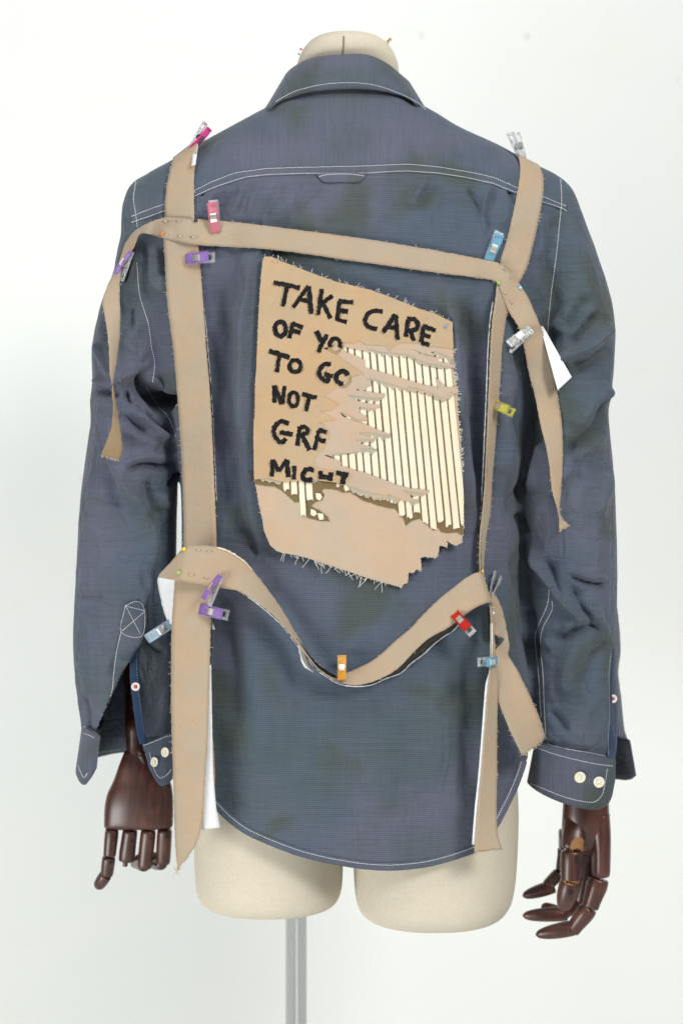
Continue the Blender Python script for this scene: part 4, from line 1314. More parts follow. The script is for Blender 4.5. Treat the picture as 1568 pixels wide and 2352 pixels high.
# lower left strap
Bl = [(405, 1300, 489, 1320, .0, -.012), (399, 1370, 487, 1380, .002, -.012), (394, 1450, 484, 1450, .002, -.012), (393, 1600, 480, 1600, .0, -.014), (395, 1700, 477, 1700, -.002, -.016), (398, 1800, 471, 1800, -.004, -.017), (400, 1870, 465, 1878, -.005, -.018), (402, 1920, 454, 1930, -.005, -.017), (404, 1960, 434, 1966, -.004, -.012), (407, 1988, 414, 1990, -.002, -.004), (405, 1996, 412, 1998, -.002, -.004)]
sB, gB = strap('hanging_strap', Bl, 'wide tan strap hanging from the pinned corner to a pointed frayed tip', cup=2)
tx = [402, 404, 408, 410, 406, 403]; ty = [1998, 2000, 2001, 2000, 2001, 1999]
fray(np.array(tx), np.array(ty), np.full(6, -.003), sB, M['fray'], 26, (8, 20), 1.0)
under(sB, [(466, 1526, 485, 1528, -.010, -.011), (466, 1640, 487, 1640, -.011, -.011), (464, 1760, 490, 1760, -.012, -.011), (462, 1840, 496, 1845, -.013, -.011), (462, 1880, 502, 1880, -.013, -.010), (464, 1906, 506, 1901, -.012, -.009)], M['card'], 'backing_card', nw=4, jag=.1)
under(sB, [(470, 1395, 487, 1395, -.006, -.007), (470, 1470, 487, 1470, -.006, -.008), (470, 1528, 484, 1530, -.008, -.008)], M['film'], 'printed_film', nw=2)
under(sB, [(480, 1424, 489, 1430, -.003, -.003), (478, 1445, 494, 1446, -.003, -.002)], M['card'], 'backing_card', nw=2)
under(sB, [(484, 1700, 490, 1700, -.008, -.008), (486, 1740, 493, 1740, -.008, -.008), (488, 1796, 495, 1800, -.008, -.008)], M['strap_back'], 'strap_end', nw=2)

# cross strap with both tails
Cc = [(276, 1056, 231, 1046, .035, .030), (282, 1030, 238, 1033, .032, .026), (280, 1010, 246, 1012, .031, .026), (275, 975, 256, 980, .032, .028), (268, 935, 260, 938, .036, .03), (260.5, 893, 258.5, 893, .034, .036), (254, 860, 264, 858, .03, .036), (252, 830, 269, 827, .028, .036),
      (249, 779, 276, 774, .026, .036), (241, 725, 277, 722, .03, .034), (236, 693, 276, 690, .034, .034), (249, 652, 276, 650, .034, .03), (264, 622, 280, 618, .034, .03), (277, 592, 292, 598, .042, .036), (284, 568, 308, 566, .048, .024), (296, 546, 316, 545, .048, .018), (313, 528, 324, 535, .038, .012), (343, 511, 347, 538, .018, .004),
      (378, 500, 373, 547), (415, 500, 415, 556), (450, 503, 455, 563), (520, 508, 520, 567), (600, 517, 600, 571), (700, 530, 700, 583), (800, 543, 800, 598), (900, 558, 900, 612), (1000, 575, 1000, 626), (1080, 590, 1080, 636), (1125, 599, 1113, 641), (1148, 606, 1136, 646), (1172, 629, 1146, 661), (1195, 655, 1153, 680),
      (1216, 692, 1166, 713), (1236, 738, 1190, 752), (1254, 788, 1202, 795), (1270, 855, 1214, 858), (1281, 911, 1228, 911), (1290, 981, 1242, 981), (1292, 1051, 1258, 1051), (1288, 1130, 1267, 1125), (1285, 1172, 1281, 1174), (1291, 1190, 1284, 1193), (1306, 1206, 1283, 1222)]
Cc2 = []
for r in Cc:
    if len(r) == 4 and r[0] > 1200:
        hs = [hit(r[0] * (1 - t) + r[2] * t, r[1] * (1 - t) + r[3] * t) for t in (0.1, .5, .9)]
        hs = [h for h in hs if h is not None]
        h = min(hs) - (.013 if 700 < r[1] < 900 else .007)
        r = (*r, h + .003, h - .004)
    elif len(r) == 4 and 460 < r[0] < 1100:
        h = min(hit(r[0], r[1]), hit(r[2], r[3]))
        r = (*r, h - .003, h - .006)
    Cc2.append(r)
sC, gC = strap('cross_strap', Cc2, 'tan strap across the upper back with loose tails over both sleeves', frays=(50, 40), lift=4, cup=1.0, ends_jag=2.0)
fray(gC[0][0], gC[1][0], gC[2][0], sC, M['fray'], 60, (3, 7), 1.0)
fray(gC[0][-1], gC[1][-1], gC[2][-1], sC, M['fray'], 40, (2, 6), -1.0)
CARD_D = min(hit(x, y, SHELL) for x, y in ((1250, 760), (1270, 800), (1290, 840), (1305, 864), (1282, 888), (1265, 850))) - .009
tri = [(1240, 750), (1246, 749), (1312, 866), (1280, 896), (1272, 868), (1254, 802)]
sheet(tri, lambda x, y: CARD_D + (1300 - x) * .00003, .0, .0006, 20, 'backing_card', M['card'], sC)
add_tree(*ribbon_mesh([(1240, 742, 1250, 742), (1262, 880, 1312, 866)], nw=2)[:2])

# swoop strap
Ee = [(366, 1319, 364, 1326, .012, .012), (394, 1289, 385, 1330, .0, .0), (425, 1258, 412, 1334, -.016, -.016), (460, 1253, 450, 1341, -.020, -.020), (497, 1256, 487, 1347, -.021, -.022), (530, 1268, 516, 1352, -.018, -.022), (564, 1291, 548, 1358, -.013, -.022), (604, 1339, 590, 1383, -.008, -.022), (645, 1395, 638, 1422, -.006, -.022), (685, 1463, 680, 1474, -.006, -.022), (722, 1523, 720, 1525, -.006, -.022),
      (745, 1544, 743, 1545, -.006, -.022), (768, 1553, 768, 1562, -.008, -.022), (800, 1543, 795, 1571, -.008, -.022), (824, 1533, 825, 1573, -.009, -.022), (864, 1511, 868, 1561, -.009, -.021), (904, 1475, 912, 1536, -.010, -.020), (944, 1441, 955, 1492, -.010, -.020), (964, 1419, 985, 1466, -.010, -.020), (1004, 1379, 1030, 1441, -.010, -.018), (1044, 1347, 1064, 1415, -.012, -.018), (1076, 1323, 1092, 1396, -.013, -.018), (1100, 1314, 1122, 1383, -.012, -.015), (1108, 1318, 1129, 1385, -.004, -.006), (1112, 1328, 1131, 1390, .012, .014)]
sE, gE = strap('swoop_strap', Ee, 'tan strap swooping in a low curve across the lower back', frays=(18, 14), nw=8)
fb = [(564, 1361, 6), (604, 1391, 7), (644, 1427, 8), (684, 1479, 9), (722, 1527, 6), (756, 1555, 4), (784, 1568, 4), (820, 1573, 3), (852, 1569, 3), (884, 1553, 5), (916, 1533, 12), (940, 1508, 14), (964, 1484, 19), (1004, 1453, 15), (1036, 1438, 10), (1062, 1418, 3)]
under(sE, [(x - 2, y - 12, x + k * .3, y + k, -.014, -.010) for x, y, k in fb], M['film'], 'printed_film', nw=3)
under(sE, [(x - 2, y - 12, x + k * .35, y + k + 2.2, -.010, -.006) for x, y, k in fb], M['card'], 'backing_card', nw=3)
under(sE, [(683, 1478, 690, 1478, -.012, -.012), (688, 1500, 703, 1503, -.014, -.010), (697, 1529, 712, 1527, -.016, -.010), (717, 1541, 721, 1544, -.014, -.010)], M['card'], 'backing_card', nw=3)
under(sE, [(366, 1320, 404, 1329, .014, .004), (362, 1334, 403, 1340, .026, .006), (365, 1355, 401, 1362, .032, .010), (374, 1395, 399, 1402, .034, .014), (385, 1430, 397, 1436, .034, .018)], M['card'], 'backing_card', nw=5)
under(sE, [(500, 1256, 502, 1259, -.0212, -.0216), (530, 1266.5, 531, 1270, -.0185, -.019), (560, 1286.5, 560.5, 1290, -.0138, -.0142), (580, 1308, 580, 1310, -.011, -.0112)], M['cream'], 'backing_card', nw=1, thick=.0012, step=4, jag=.5)

# back loop, hanging tail and lower right strap
Gl = [(1129, 1360, 1127, 1392, .012, .012), (1140, 1372, 1129, 1412, .022, .010), (1150, 1392, 1130, 1432, .026, .010), (1156, 1412, 1132, 1453, .028, .014), (1161, 1436, 1146, 1462, .028, .020), (1166, 1464, 1158, 1468, .026, .026), (1169, 1486, 1148, 1481, .020, .018), (1166, 1503, 1139, 1490, .004, .002), (1176, 1520, 1137, 1506, -.004, -.006), (1188, 1540, 1138, 1540, -.006, -.010), (1204, 1573, 1139, 1575, -.005, -.012), (1220, 1606, 1143, 1606, -.003, -.012), (1235, 1640, 1156, 1643, .002, -.010), (1246, 1672, 1173, 1683, .008, -.008), (1250, 1692, 1188, 1714, .012, -.006), (1247, 1702, 1200, 1736, .014, -.004)]
sG, gG = strap('looped_strap', Gl, 'tan strap looping back beside the swoop and ending in a broad frayed flap', frays=(14, 14), ends_jag=2)
fray(gG[0][-1], gG[1][-1], gG[2][-1], sG, M['fray'], 70, (2, 7), 1.0)
Fl = [(1124, 1388, 1131, 1392, -.004, .004), (1127, 1430, 1132, 1430, -.018, .0), (1127, 1466, 1135, 1466, -.022, -.004), (1126, 1500, 1139, 1500, -.024, -.012), (1124, 1540, 1141, 1540, -.024, -.014), (1121, 1570, 1143, 1575, -.024, -.014), (1116, 1626, 1142, 1626, -.024, -.012), (1109, 1720, 1141, 1720, -.023, -.010), (1103, 1790, 1141, 1790, -.022, -.010), (1096, 1856, 1140, 1860, -.021, -.011), (1091, 1920, 1143, 1915, -.020, -.013), (1088, 1957, 1154, 1952, -.020, -.014)]
sF, gF = strap('narrow_strap', Fl, 'narrow tan strap hanging past the right hem with a flat cut end', frays=(10, 16), ends_jag=1.5)
fray(gF[0][-1], gF[1][-1], gF[2][-1], sF, M['fray'], 40, (2, 5), 1.0)
under(sF, [(a - (1.5 if b < 1550 else 6.5), b + 2, a + 4, b + 2, e + .002, e + .0025) for a, b, c, d_, e, f_ in Fl[1:-1]] + [(1083, 1940, 1094, 1941, -.015, -.016)], M['card'], 'backing_card', nw=2, jag=.1)
under(sF, [(1120, 1395, 1127, 1395, .0, .0), (1121, 1430, 1128, 1430, -.006, -.008), (1123, 1465, 1128, 1462, -.012, -.014)], M['film'], 'printed_film', nw=2)

# ================================================================== PATCH
outline = z6((160, 74), (200, 72), (290, 110), (470, 180), (640, 240), (870, 295), (1020, 350), (1190, 420), (1290, 450), (1370, 490), (1415, 510), (1420, 690), (1425, 770), (1430, 860), (1448, 960), (1447, 1050), (1455, 1150)) + \
    z7((1462, 60), (1472, 200), (1482, 350), (1490, 500), (1490, 640), (1486, 760), (1475, 815), (1440, 836), (1410, 826), (1370, 796), (1385, 822), (1378, 846), (1350, 838), (1327, 836), (1325, 870), (1310, 912), (1270, 915), (1230, 910), (1200, 917), (1206, 960), (1210, 1006), (1175, 993), (1150, 1020), (1122, 1014), (1116, 1085), (1088, 1094), (1080, 1116),
       (1020, 1100), (860, 1055), (680, 995), (500, 935), (400, 905), (270, 880), (240, 870), (200, 835), (175, 780), (160, 740), (145, 650), (125, 560), (105, 450), (92, 380), (90, 300), (88, 100), (90, 0)) + \
    z6((95, 1150), (100, 900), (108, 800), (120, 500), (130, 300), (145, 130), (152, 88))
# smooth surface under the patch: quadratic fit of the shirt behind it
A_, b_ = [], []
for x in range(590, 1071, 20):
    for y in range(600, 1341, 20):
        h = hit(x, y, SHELL)
        if h is not None:
            u, v = (x - 830) / 250, (y - 970) / 370
            A_.append((1, u, v, u * u, u * v, v * v, u ** 4)); b_.append(h)
A_ = np.array(A_); b_ = np.array(b_)
cf = np.linalg.lstsq(A_, b_, rcond=None)[0]
gap_ = np.percentile(A_ @ cf - b_, 99)


def pd(x, y):
    u, v = (x - 830) / 250, (y - 970) / 370
    rip = .0010 * math.sin(u * 4 + v * 2.2) * math.sin(v * 3.1 - u)
    return float(np.dot((1, u, v, u * u, u * v, v * v, u ** 4), cf)) - gap_ - .0012 + rip


patch = empty('fabric_patch', W(815, 1350, pd(815, 1340)), 'torn cardboard style tan fabric patch with black hand painted words', 'patch')
o, (pv, pf) = sheet(outline, pd, .0008, .0012, 14, 'base_cloth', M['pbase'], patch, jag=.35)
add_tree(pv, pf)
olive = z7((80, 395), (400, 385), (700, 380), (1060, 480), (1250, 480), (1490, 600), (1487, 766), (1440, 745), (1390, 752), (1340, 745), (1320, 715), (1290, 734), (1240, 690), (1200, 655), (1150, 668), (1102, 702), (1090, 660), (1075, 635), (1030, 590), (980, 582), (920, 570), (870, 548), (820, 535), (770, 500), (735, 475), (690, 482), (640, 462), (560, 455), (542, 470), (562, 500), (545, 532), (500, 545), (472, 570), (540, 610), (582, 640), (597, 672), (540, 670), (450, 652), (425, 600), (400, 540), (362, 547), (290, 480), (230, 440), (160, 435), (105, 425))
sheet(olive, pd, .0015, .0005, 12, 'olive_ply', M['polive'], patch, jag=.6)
frag = z7((52, 330), (90, 335), (92, 405), (58, 410), (66, 370))
sheet(frag, pd, .0004, .0004, 10, 'olive_ply', M['film'], patch, jag=.5)


def cordx(k, y):
    return 850 + 49.5 * k + 1.8 * math.sin(k * 2.3) + (.082 + .0018 * k) * y


ENDS = {-15: (380, 410), -14: (380, 414), -13: (380, 422), -12: (380, 470), -11: (380, 500), -10: (380, 640), -9: (380, 530), -8: (380, 418), -5: (200, 440), -4: (190, 470), -3: (-505, 486), -2: (-505, 500), -1: (-500, 514), 0: (-495, 522), 1: (-490, 536), 2: (-485, 548), 3: (-480, 640), 4: (-475, 652), 5: (-470, 622), 6: (-465, 690), 7: (-460, 728), 8: (-455, 676), 9: (-450, 706), 10: (-445, 722), 11: (-440, 704)}
stripmesh = 0
for k, (y0, y1) in ENDS.items():
    y0, y1 = y0 + random.uniform(-4, 4), y1
    yy = np.arange(y0, y1 + 1, 22)
    yy[-1] = y1
    n = len(yy)
    l = np.array([cordx(k, y) + 4.6 for y in yy]); r_ = np.array([cordx(k + 1, y) - 4.6 for y in yy])
    if k == 11:
        edge = np.interp(yy, [-657, -477, -397, -307, -207, -117, -17, 60, 200, 350, 500, 640], [1418, 1420, 1425, 1430, 1448, 1447, 1455, 1462, 1472, 1482, 1490, 1490])
        r_ = np.minimum(r_, edge - 1)
    cols = 5
    P = []
    for i, y in enumerate(yy):
        for c in range(cols):
            t = c / (cols - 1)
            x = l[i] * (1 - t) + r_[i] * t + (random.uniform(-.6, .6) if c in (0, cols - 1) else 0)
            ye = y + (random.uniform(-14, 8) if i == n - 1 else 0)
            q = z7((x, ye))[0]
            P.append(W(*q, pd(*q) - .0017 - .0009 * (1 - (2 * t - 1) ** 2) ** .5))
    P = np.array(P)
    F = grid_faces(n, cols).tolist()
    B = P.copy(); B[:, 1] += .0007
    m_ = len(P)
    rim = [(i * cols, i * cols + m_, (i + 1) * cols + m_, (i + 1) * cols) for i in range(n - 1)] + [(i * cols + cols - 1, (i + 1) * cols + cols - 1, (i + 1) * cols + cols - 1 + m_, i * cols + cols - 1 + m_) for i in range(n - 1)] + [((n - 1) * cols + c, (n - 1) * cols + c + m_, (n - 1) * cols + c + 1 + m_, (n - 1) * cols + c + 1) for c in range(cols - 1)]
    mk('cream_strip', np.concatenate([P, B]), F + [[a + m_ for a in f[::-1]] for f in F] + [list(q) for q in rim], M['cream'], patch)
    # twisted cord along its right side
    if k not in (-15, -14, -8):
        ys_ = np.arange(y0, min(y1, ENDS.get(k + 1, (0, y1))[1]) - 4 if k != -10 else y1 - 4, 5.5)
        if len(ys_) > 3 and k != 11:
            pts = []
            for i, y in enumerate(ys_):
                q = z7((cordx(k + 1, y) + (1.1 if i % 2 else -1.1), y))[0]
                pts.append(W(*q, pd(*q) - .0020 - (.0002 if i % 2 else 0)))
            mk('cord', *wire(pts, np.array([.00125 if i % 2 else .0009 for i in range(len(pts))]) * random.uniform(.5, 1.0), 5), M['cord'], patch)
for q in (z7((470, 590), (500, 600), (512, 625), (490, 640), (468, 628)), z7((503, 484), (535, 488), (546, 512), (530, 535), (508, 524)), z7((516, 618), (552, 622), (556, 660), (528, 664), (520, 645)), z7((735, 452), (790, 478), (826, 490), (806, 504), (770, 482))):
    sheet(q, pd, .0026, .0009, 8, 'cream_scrap', M['cream'], patch, jag=.5)


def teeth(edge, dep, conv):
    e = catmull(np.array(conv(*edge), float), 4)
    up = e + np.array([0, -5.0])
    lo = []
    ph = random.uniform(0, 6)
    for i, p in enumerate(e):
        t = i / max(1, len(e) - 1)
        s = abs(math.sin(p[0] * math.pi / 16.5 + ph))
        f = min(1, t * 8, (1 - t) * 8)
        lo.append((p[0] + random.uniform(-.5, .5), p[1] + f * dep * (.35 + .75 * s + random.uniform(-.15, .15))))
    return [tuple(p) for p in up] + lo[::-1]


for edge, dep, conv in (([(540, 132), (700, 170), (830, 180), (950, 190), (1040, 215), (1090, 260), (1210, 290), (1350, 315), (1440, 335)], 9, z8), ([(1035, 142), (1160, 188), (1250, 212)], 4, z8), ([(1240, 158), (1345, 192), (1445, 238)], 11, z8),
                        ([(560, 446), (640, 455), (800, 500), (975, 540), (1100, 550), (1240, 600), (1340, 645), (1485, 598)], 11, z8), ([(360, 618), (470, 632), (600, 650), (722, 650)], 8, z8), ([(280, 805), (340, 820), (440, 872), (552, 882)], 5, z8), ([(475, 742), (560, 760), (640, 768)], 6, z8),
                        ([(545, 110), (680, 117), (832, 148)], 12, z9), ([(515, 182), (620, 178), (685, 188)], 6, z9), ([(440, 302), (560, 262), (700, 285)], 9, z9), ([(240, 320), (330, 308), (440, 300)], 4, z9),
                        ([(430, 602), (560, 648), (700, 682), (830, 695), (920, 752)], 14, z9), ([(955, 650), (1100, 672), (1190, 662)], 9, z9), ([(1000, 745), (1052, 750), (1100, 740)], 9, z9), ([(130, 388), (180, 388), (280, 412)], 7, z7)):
    sheet(teeth(edge, dep, conv), pd, .0030, .0003, 30, 'printed_shadow', M['grey'], patch)  # shadow print below the torn bands, shade put in as grey toothed pieces

pink = z8((1450, 60), (1450, 238), (1345, 192), (1262, 155), (1220, 170), (1258, 212), (1150, 180), (1025, 137), (1100, 185), (1190, 212), (1305, 222), (1290, 262), (1465, 302), (1462, 332), (1350, 315), (1210, 290), (1090, 260), (1040, 215), (950, 190), (830, 180), (700, 170), (600, 140), (540, 130), (602, 160), (580, 176), (500, 150), (320, 115), (285, 112), (330, 170), (430, 205), (525, 250), (532, 330), (700, 375), (880, 430), (1010, 470), (1140, 510), (1270, 530), (1290, 545), (1265, 430), (1320, 480), (1372, 532), (1487, 532), (1502, 575), (1490, 600), (1405, 588), (1385, 635), (1340, 650), (1240, 600), (1100, 550), (975, 525), (988, 557), (900, 535), (800, 500), (640, 455), (540, 443), (590, 475), (600, 520), (540, 545), (535, 565), (440, 556), (445, 568), (700, 600), (742, 600), (735, 645), (600, 650), (470, 630), (350, 615), (400, 650), (480, 690), (600, 710), (692, 720), (692, 745), (630, 768), (470, 740), (475, 800), (550, 845), (557, 882), (440, 870), (330, 810), (270, 800), (300, 840), (400, 880), (490, 910)) + \
    z9((500, 0), (600, 30), (700, 80), (835, 130), (838, 150), (680, 115), (545, 108), (510, 122), (640, 145), (684, 186), (620, 175), (510, 180), (550, 215), (660, 245), (706, 288), (680, 262), (560, 255), (560, 285), (440, 300), (330, 305), (220, 320), (280, 350), (375, 375), (375, 420), (440, 435), (530, 470), (575, 475), (700, 520), (900, 600), (1000, 625), (1140, 640), (1196, 655), (1170, 675), (1100, 670), (950, 648), (1000, 690), (1052, 735), (1046, 752), (950, 745), (830, 690), (700, 680), (560, 645), (430, 600), (400, 590), (300, 545), (100, 520), (60, 300), (-100, 100)) + \
    z8((-60, 900), (-60, 700), (60, 500), (150, 350), (120, 180), (200, 40), (500, 15), (1000, 15))
sheet(pink, pd, .0034, .0005, 12, 'pink_ply', M['ppink'], patch, jag=.3)
face = outline[-9:] + outline[:11] + z8((1450, 138), (1330, 120), (1200, 110), (1080, 75), (950, 68), (870, 80), (830, 110), (790, 157), (750, 105), (650, 95), (540, 95), (470, 50), (420, 75), (290, 65), (150, 115), (90, 128), (230, 190), (330, 270), (430, 340), (520, 395), (380, 430), (300, 480), (220, 550), (105, 630), (150, 650), (262, 718), (180, 775), (65, 785), (225, 875), (50, 905)) + \
    z7((560, 30), (578, 80), (602, 85), (585, 130), (560, 190), (522, 215), (488, 270), (520, 322), (600, 332), (660, 343), (750, 366), (722, 402), (690, 432), (640, 415), (600, 410), (520, 400), (460, 408), (400, 405), (280, 410), (180, 385), (130, 390), (94, 396), (90, 300), (88, 100), (90, 0))
o, (pv2, pf2) = sheet(face, pd, .0040, .0006, 12, 'kraft_face', M['pface'], patch, jag=.3)
add_tree(pv2, pf2)


def stroke_poly(pts, w, conv):
    p = catmull(np.array(pts, float), 7)
    T = np.gradient(p, axis=0); T /= np.maximum(np.linalg.norm(T, axis=1, keepdims=True), 1e-6)
    nn_ = np.stack([-T[:, 1], T[:, 0]], -1)
    k = len(p)
    wl = w / 2 * (1 + RNG.normal(0, .15, k)); wr = w / 2 * (1 + RNG.normal(0, .15, k))
    a = p + nn_ * wl[:, None]; b = p - nn_ * wr[:, None]
    a = np.array(conv(*a)); b = np.array(conv(*b))
    return a, b


def strokes(lst, conv, w, off, m, name, parent):
    parts = []
    for si, s in enumerate(lst):
        a, b = stroke_poly(s, w * random.uniform(.92, 1.1), conv)
        k = len(a)
        o_ = off + si * .00004
        vs = []
        for i in range(k):
            c = (a[i] + b[i]) / 2
            for q, e in ((a[i], 0), (c, .00012), (b[i], 0)):
                vs.append(W(*q, pd(*q) - o_ - e))
        F = grid_faces(k, 3).tolist()
        vs = np.array(vs); B = vs.copy(); B[:, 1] += .0006
        mm = len(vs)
        rim = [(i * 3, i * 3 + mm, i * 3 + 3 + mm, i * 3 + 3) for i in range(k - 1)] + [(i * 3 + 2, i * 3 + 5, i * 3 + 5 + mm, i * 3 + 2 + mm) for i in range(k - 1)]
        parts.append((np.concatenate([vs, B]), F + [list(q) for q in rim]))
    return mk(name, *merge(parts), m, parent)


def ell(cx, cy, rx, ry, a0=0, a1=360, n=18):
    return [(cx + rx * math.cos(math.radians(a)), cy + ry * math.sin(math.radians(a))) for a in np.linspace(a0, a1, n)]


LET = [
    (z6, [[(222, 245), (300, 260), (398, 282)], [(312, 265), (285, 405)]]),
    (z6, [[(455, 268), (400, 345), (352, 412)], [(455, 270), (475, 455)], [(395, 358), (470, 372)]]),
    (z6, [[(545, 288), (518, 462)], [(615, 332), (545, 385)], [(548, 378), (602, 486)]]),
    (z6, [[(662, 368), (645, 500)], [(655, 368), (752, 378)], [(655, 430), (718, 442)], [(640, 492), (710, 510)]]),
    (z6, [[(950, 440), (890, 435), (848, 460), (833, 505), (855, 540), (912, 558)]]),
    (z6, [[(1035, 458), (952, 580)], [(1035, 460), (1050, 628)], [(985, 542), (1050, 552)]]),
    (z6, [[(1118, 492), (1102, 608)], [(1112, 492), (1160, 490), (1184, 528), (1165, 560), (1115, 566)], [(1135, 568), (1158, 636)]]),
    (z6, [[(1220, 540), (1207, 645)], [(1215, 535), (1303, 566)], [(1212, 590), (1268, 610)], [(1205, 645), (1262, 662)]]),
    (z6, [ell(268, 555, 36, 48)]), (z6, [[(350, 515), (328, 618)], [(345, 517), (418, 547)], [(340, 560), (402, 582)]]),
    (z6, [[(508, 568), (540, 640)], [(580, 592), (552, 640), (520, 712)]]), (z6, [ell(632, 658, 34, 40, 150, 390)]),
    (z6, [[(192, 702), (330, 745)], [(262, 730), (243, 845)]]), (z6, [ell(365, 803, 38, 40)]),
    (z6, [[(605, 788), (555, 795), (525, 845), (540, 882), (582, 905), (588, 868)], [(560, 858), (618, 870)]]), (z6, [ell(680, 880, 40, 42, 80, 340)]),
    (z6, [[(226, 932), (228, 1048)], [(226, 934), (275, 1058)], [(294, 936), (280, 1058)]]), (z6, [ell(355, 1025, 30, 48)]), (z6, [[(412, 990), (510, 1016)], [(462, 1008), (438, 1104)]]),
    (z7, [[(325, 20), (270, 8), (228, 50), (232, 108), (278, 146), (305, 120)], [(262, 78), (350, 92)]]), (z7, [[(398, 40), (378, 168)], [(398, 42), (440, 48), (448, 78), (402, 100)], [(412, 98), (462, 198)]]), (z7, [[(525, 66), (492, 198)], [(520, 62), (575, 78)], [(512, 122), (568, 142)]]),
    (z7, [[(215, 260), (212, 374)], [(218, 262), (256, 340)], [(312, 262), (256, 340)], [(310, 262), (320, 378)]]), (z7, [[(362, 302), (358, 394)]]), (z7, [[(490, 330), (442, 326), (418, 358), (428, 394), (482, 396)]]), (z7, [[(538, 336), (532, 392)], [(606, 346), (602, 404)], [(532, 372), (602, 382)]]), (z7, [[(640, 348), (720, 366)], [(692, 358), (682, 426)]]),
]
for conv, ls in LET:
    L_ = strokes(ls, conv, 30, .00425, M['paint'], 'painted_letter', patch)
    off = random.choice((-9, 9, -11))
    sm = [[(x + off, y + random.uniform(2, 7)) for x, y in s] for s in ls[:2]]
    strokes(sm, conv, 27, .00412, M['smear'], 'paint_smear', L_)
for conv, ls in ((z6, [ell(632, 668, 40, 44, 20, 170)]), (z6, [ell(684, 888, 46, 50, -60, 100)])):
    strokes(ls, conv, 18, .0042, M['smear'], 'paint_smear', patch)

# loose threads round the patch
def edge_pts(pl, n=3):
    e = catmull(np.array(pl, float), n)
    return e[:, 0], e[:, 1], np.array([pd(x, y) - .001 for x, y in e])


for pl, n, ln, out in ((outline[0:11], 70, (4, 14), 1), (outline[11:20], 110, (3, 11), 1), (z7((1080, 1112), (860, 1055), (680, 995), (500, 935), (250, 872)), 46, (8, 30), 1), (outline[-8:], 40, (2, 4), 1), (z7((160, 740), (105, 450), (90, 300)), 30, (2, 5), 1), (outline[20:46], 60, (1.5, 4), 1)):
    ex, ey, ed = edge_pts(pl)
    fray(ex, ey, ed, patch, M['fray_white'], n, ln, out, 'frayed_threads', .00026)

# ================================================================== CLIPS
def clip_parts():
    """local frame (P units): x tip(-) -> handle(+), y width, z outwards."""
    def jaw(zf, hole):
        xs = np.array([-34, -30, -22, -12, -4, 4, 12, 20, 28, 34.0])
        if hole: xs = np.where(xs > 10, xs * 1.36 - 3.6, xs)
        zs = np.array([zf(x) for x in xs])
        w = 11.5
        parts = []
        def strip(y0, y1, t0, t1, x0=-99, x1=99):
            m = (xs >= x0) & (xs <= x1)
            X, Z = xs[m], zs[m]
            n = len(X)
            vs = np.array([(x, y, z + t) for x, z in zip(X, Z) for (y, t) in ((y0, t0), (y1, t0), (y1, t1), (y0, t1))])
            f = grid_faces(n, 4, True).tolist() + [[0, 1, 2, 3][::-1], [4 * n - 4 + i for i in range(4)]]
            return vs, f
        if hole:
            parts += [strip(-w + 1.6, -5.5, -.7, .7), strip(5.5, w - 1.6, -.7, .7), strip(-5.5, 5.5, -.7, .7, -34, -4), strip(-5.5, 5.5, -.7, .7, 34, 44), strip(-5.5, 5.5, -.7, .7, 4, 13)]
        else:
            parts += [strip(-w + 1.6, w - 1.6, -.7, .7)]
        parts += [strip(-w, -w + 1.6, -2.0, 2.2), strip(w - 1.6, w, -2.0, 2.2)]
        parts += [strip(-w + 1.6, w - 1.6, .7, 2.2, -34, -30), strip(-w + 1.6, w - 1.6, .7, 2.2, *((34, 44) if hole else (28, 34)))]
        parts += [strip(-w + 1.6, w - 1.6, .7, 1.6, 12, 24)] if hole else []
        return merge(parts)
    top = jaw(lambda x: 2.0 + (x + 34) * .20 + 3.2 * math.cos(x / 34 * 1.5), False)
    bot = jaw(lambda x: 0.0 - .10 * max(0, x + 10) - 1.2 * math.cos(x / 34 * 1.5), True)
    # spring band: over the top jaw, round the side, under
    prof = [(-11, 13.4), (-5, 15.4), (1, 16.0), (6, 16.2), (8.5, 15.0), (9.0, 10.0), (8.5, 4.0), (5, 0.5), (0, -2.4), (-6, -3.2)]
    prof = [(x, z - (1.6 if i < 5 else 0)) for i, (x, z) in enumerate(prof)]
    n = len(prof)
    vs = np.array([(x, y, z + t) for x, z in prof for (y, t) in ((-7, 0), (7, 0), (7, .7), (-7, .7))])
    f = grid_faces(n, 4, True).tolist() + [[3, 2, 1, 0], [4 * n - 4 + i for i in range(4)]]
    return top, bot, (vs, f)


TOPJ, BOTJ, SPR = clip_parts()
_cache = {}


def clip_mesh(kind, data, m):
    key = (kind, m.name)
    if key not in _cache:
        me = bpy.data.meshes.new(kind)
        me.from_pydata((np.asarray(data[0]) * PX * U).tolist(), [], [list(q) for q in data[1]])
        me.materials.append(m)
        bm = bmesh.new(); bm.from_mesh(me)
        bmesh.ops.recalc_face_normals(bm, faces=bm.faces)
        bm.to_mesh(me); bm.free()
        _cache[key] = me
    return _cache[key]


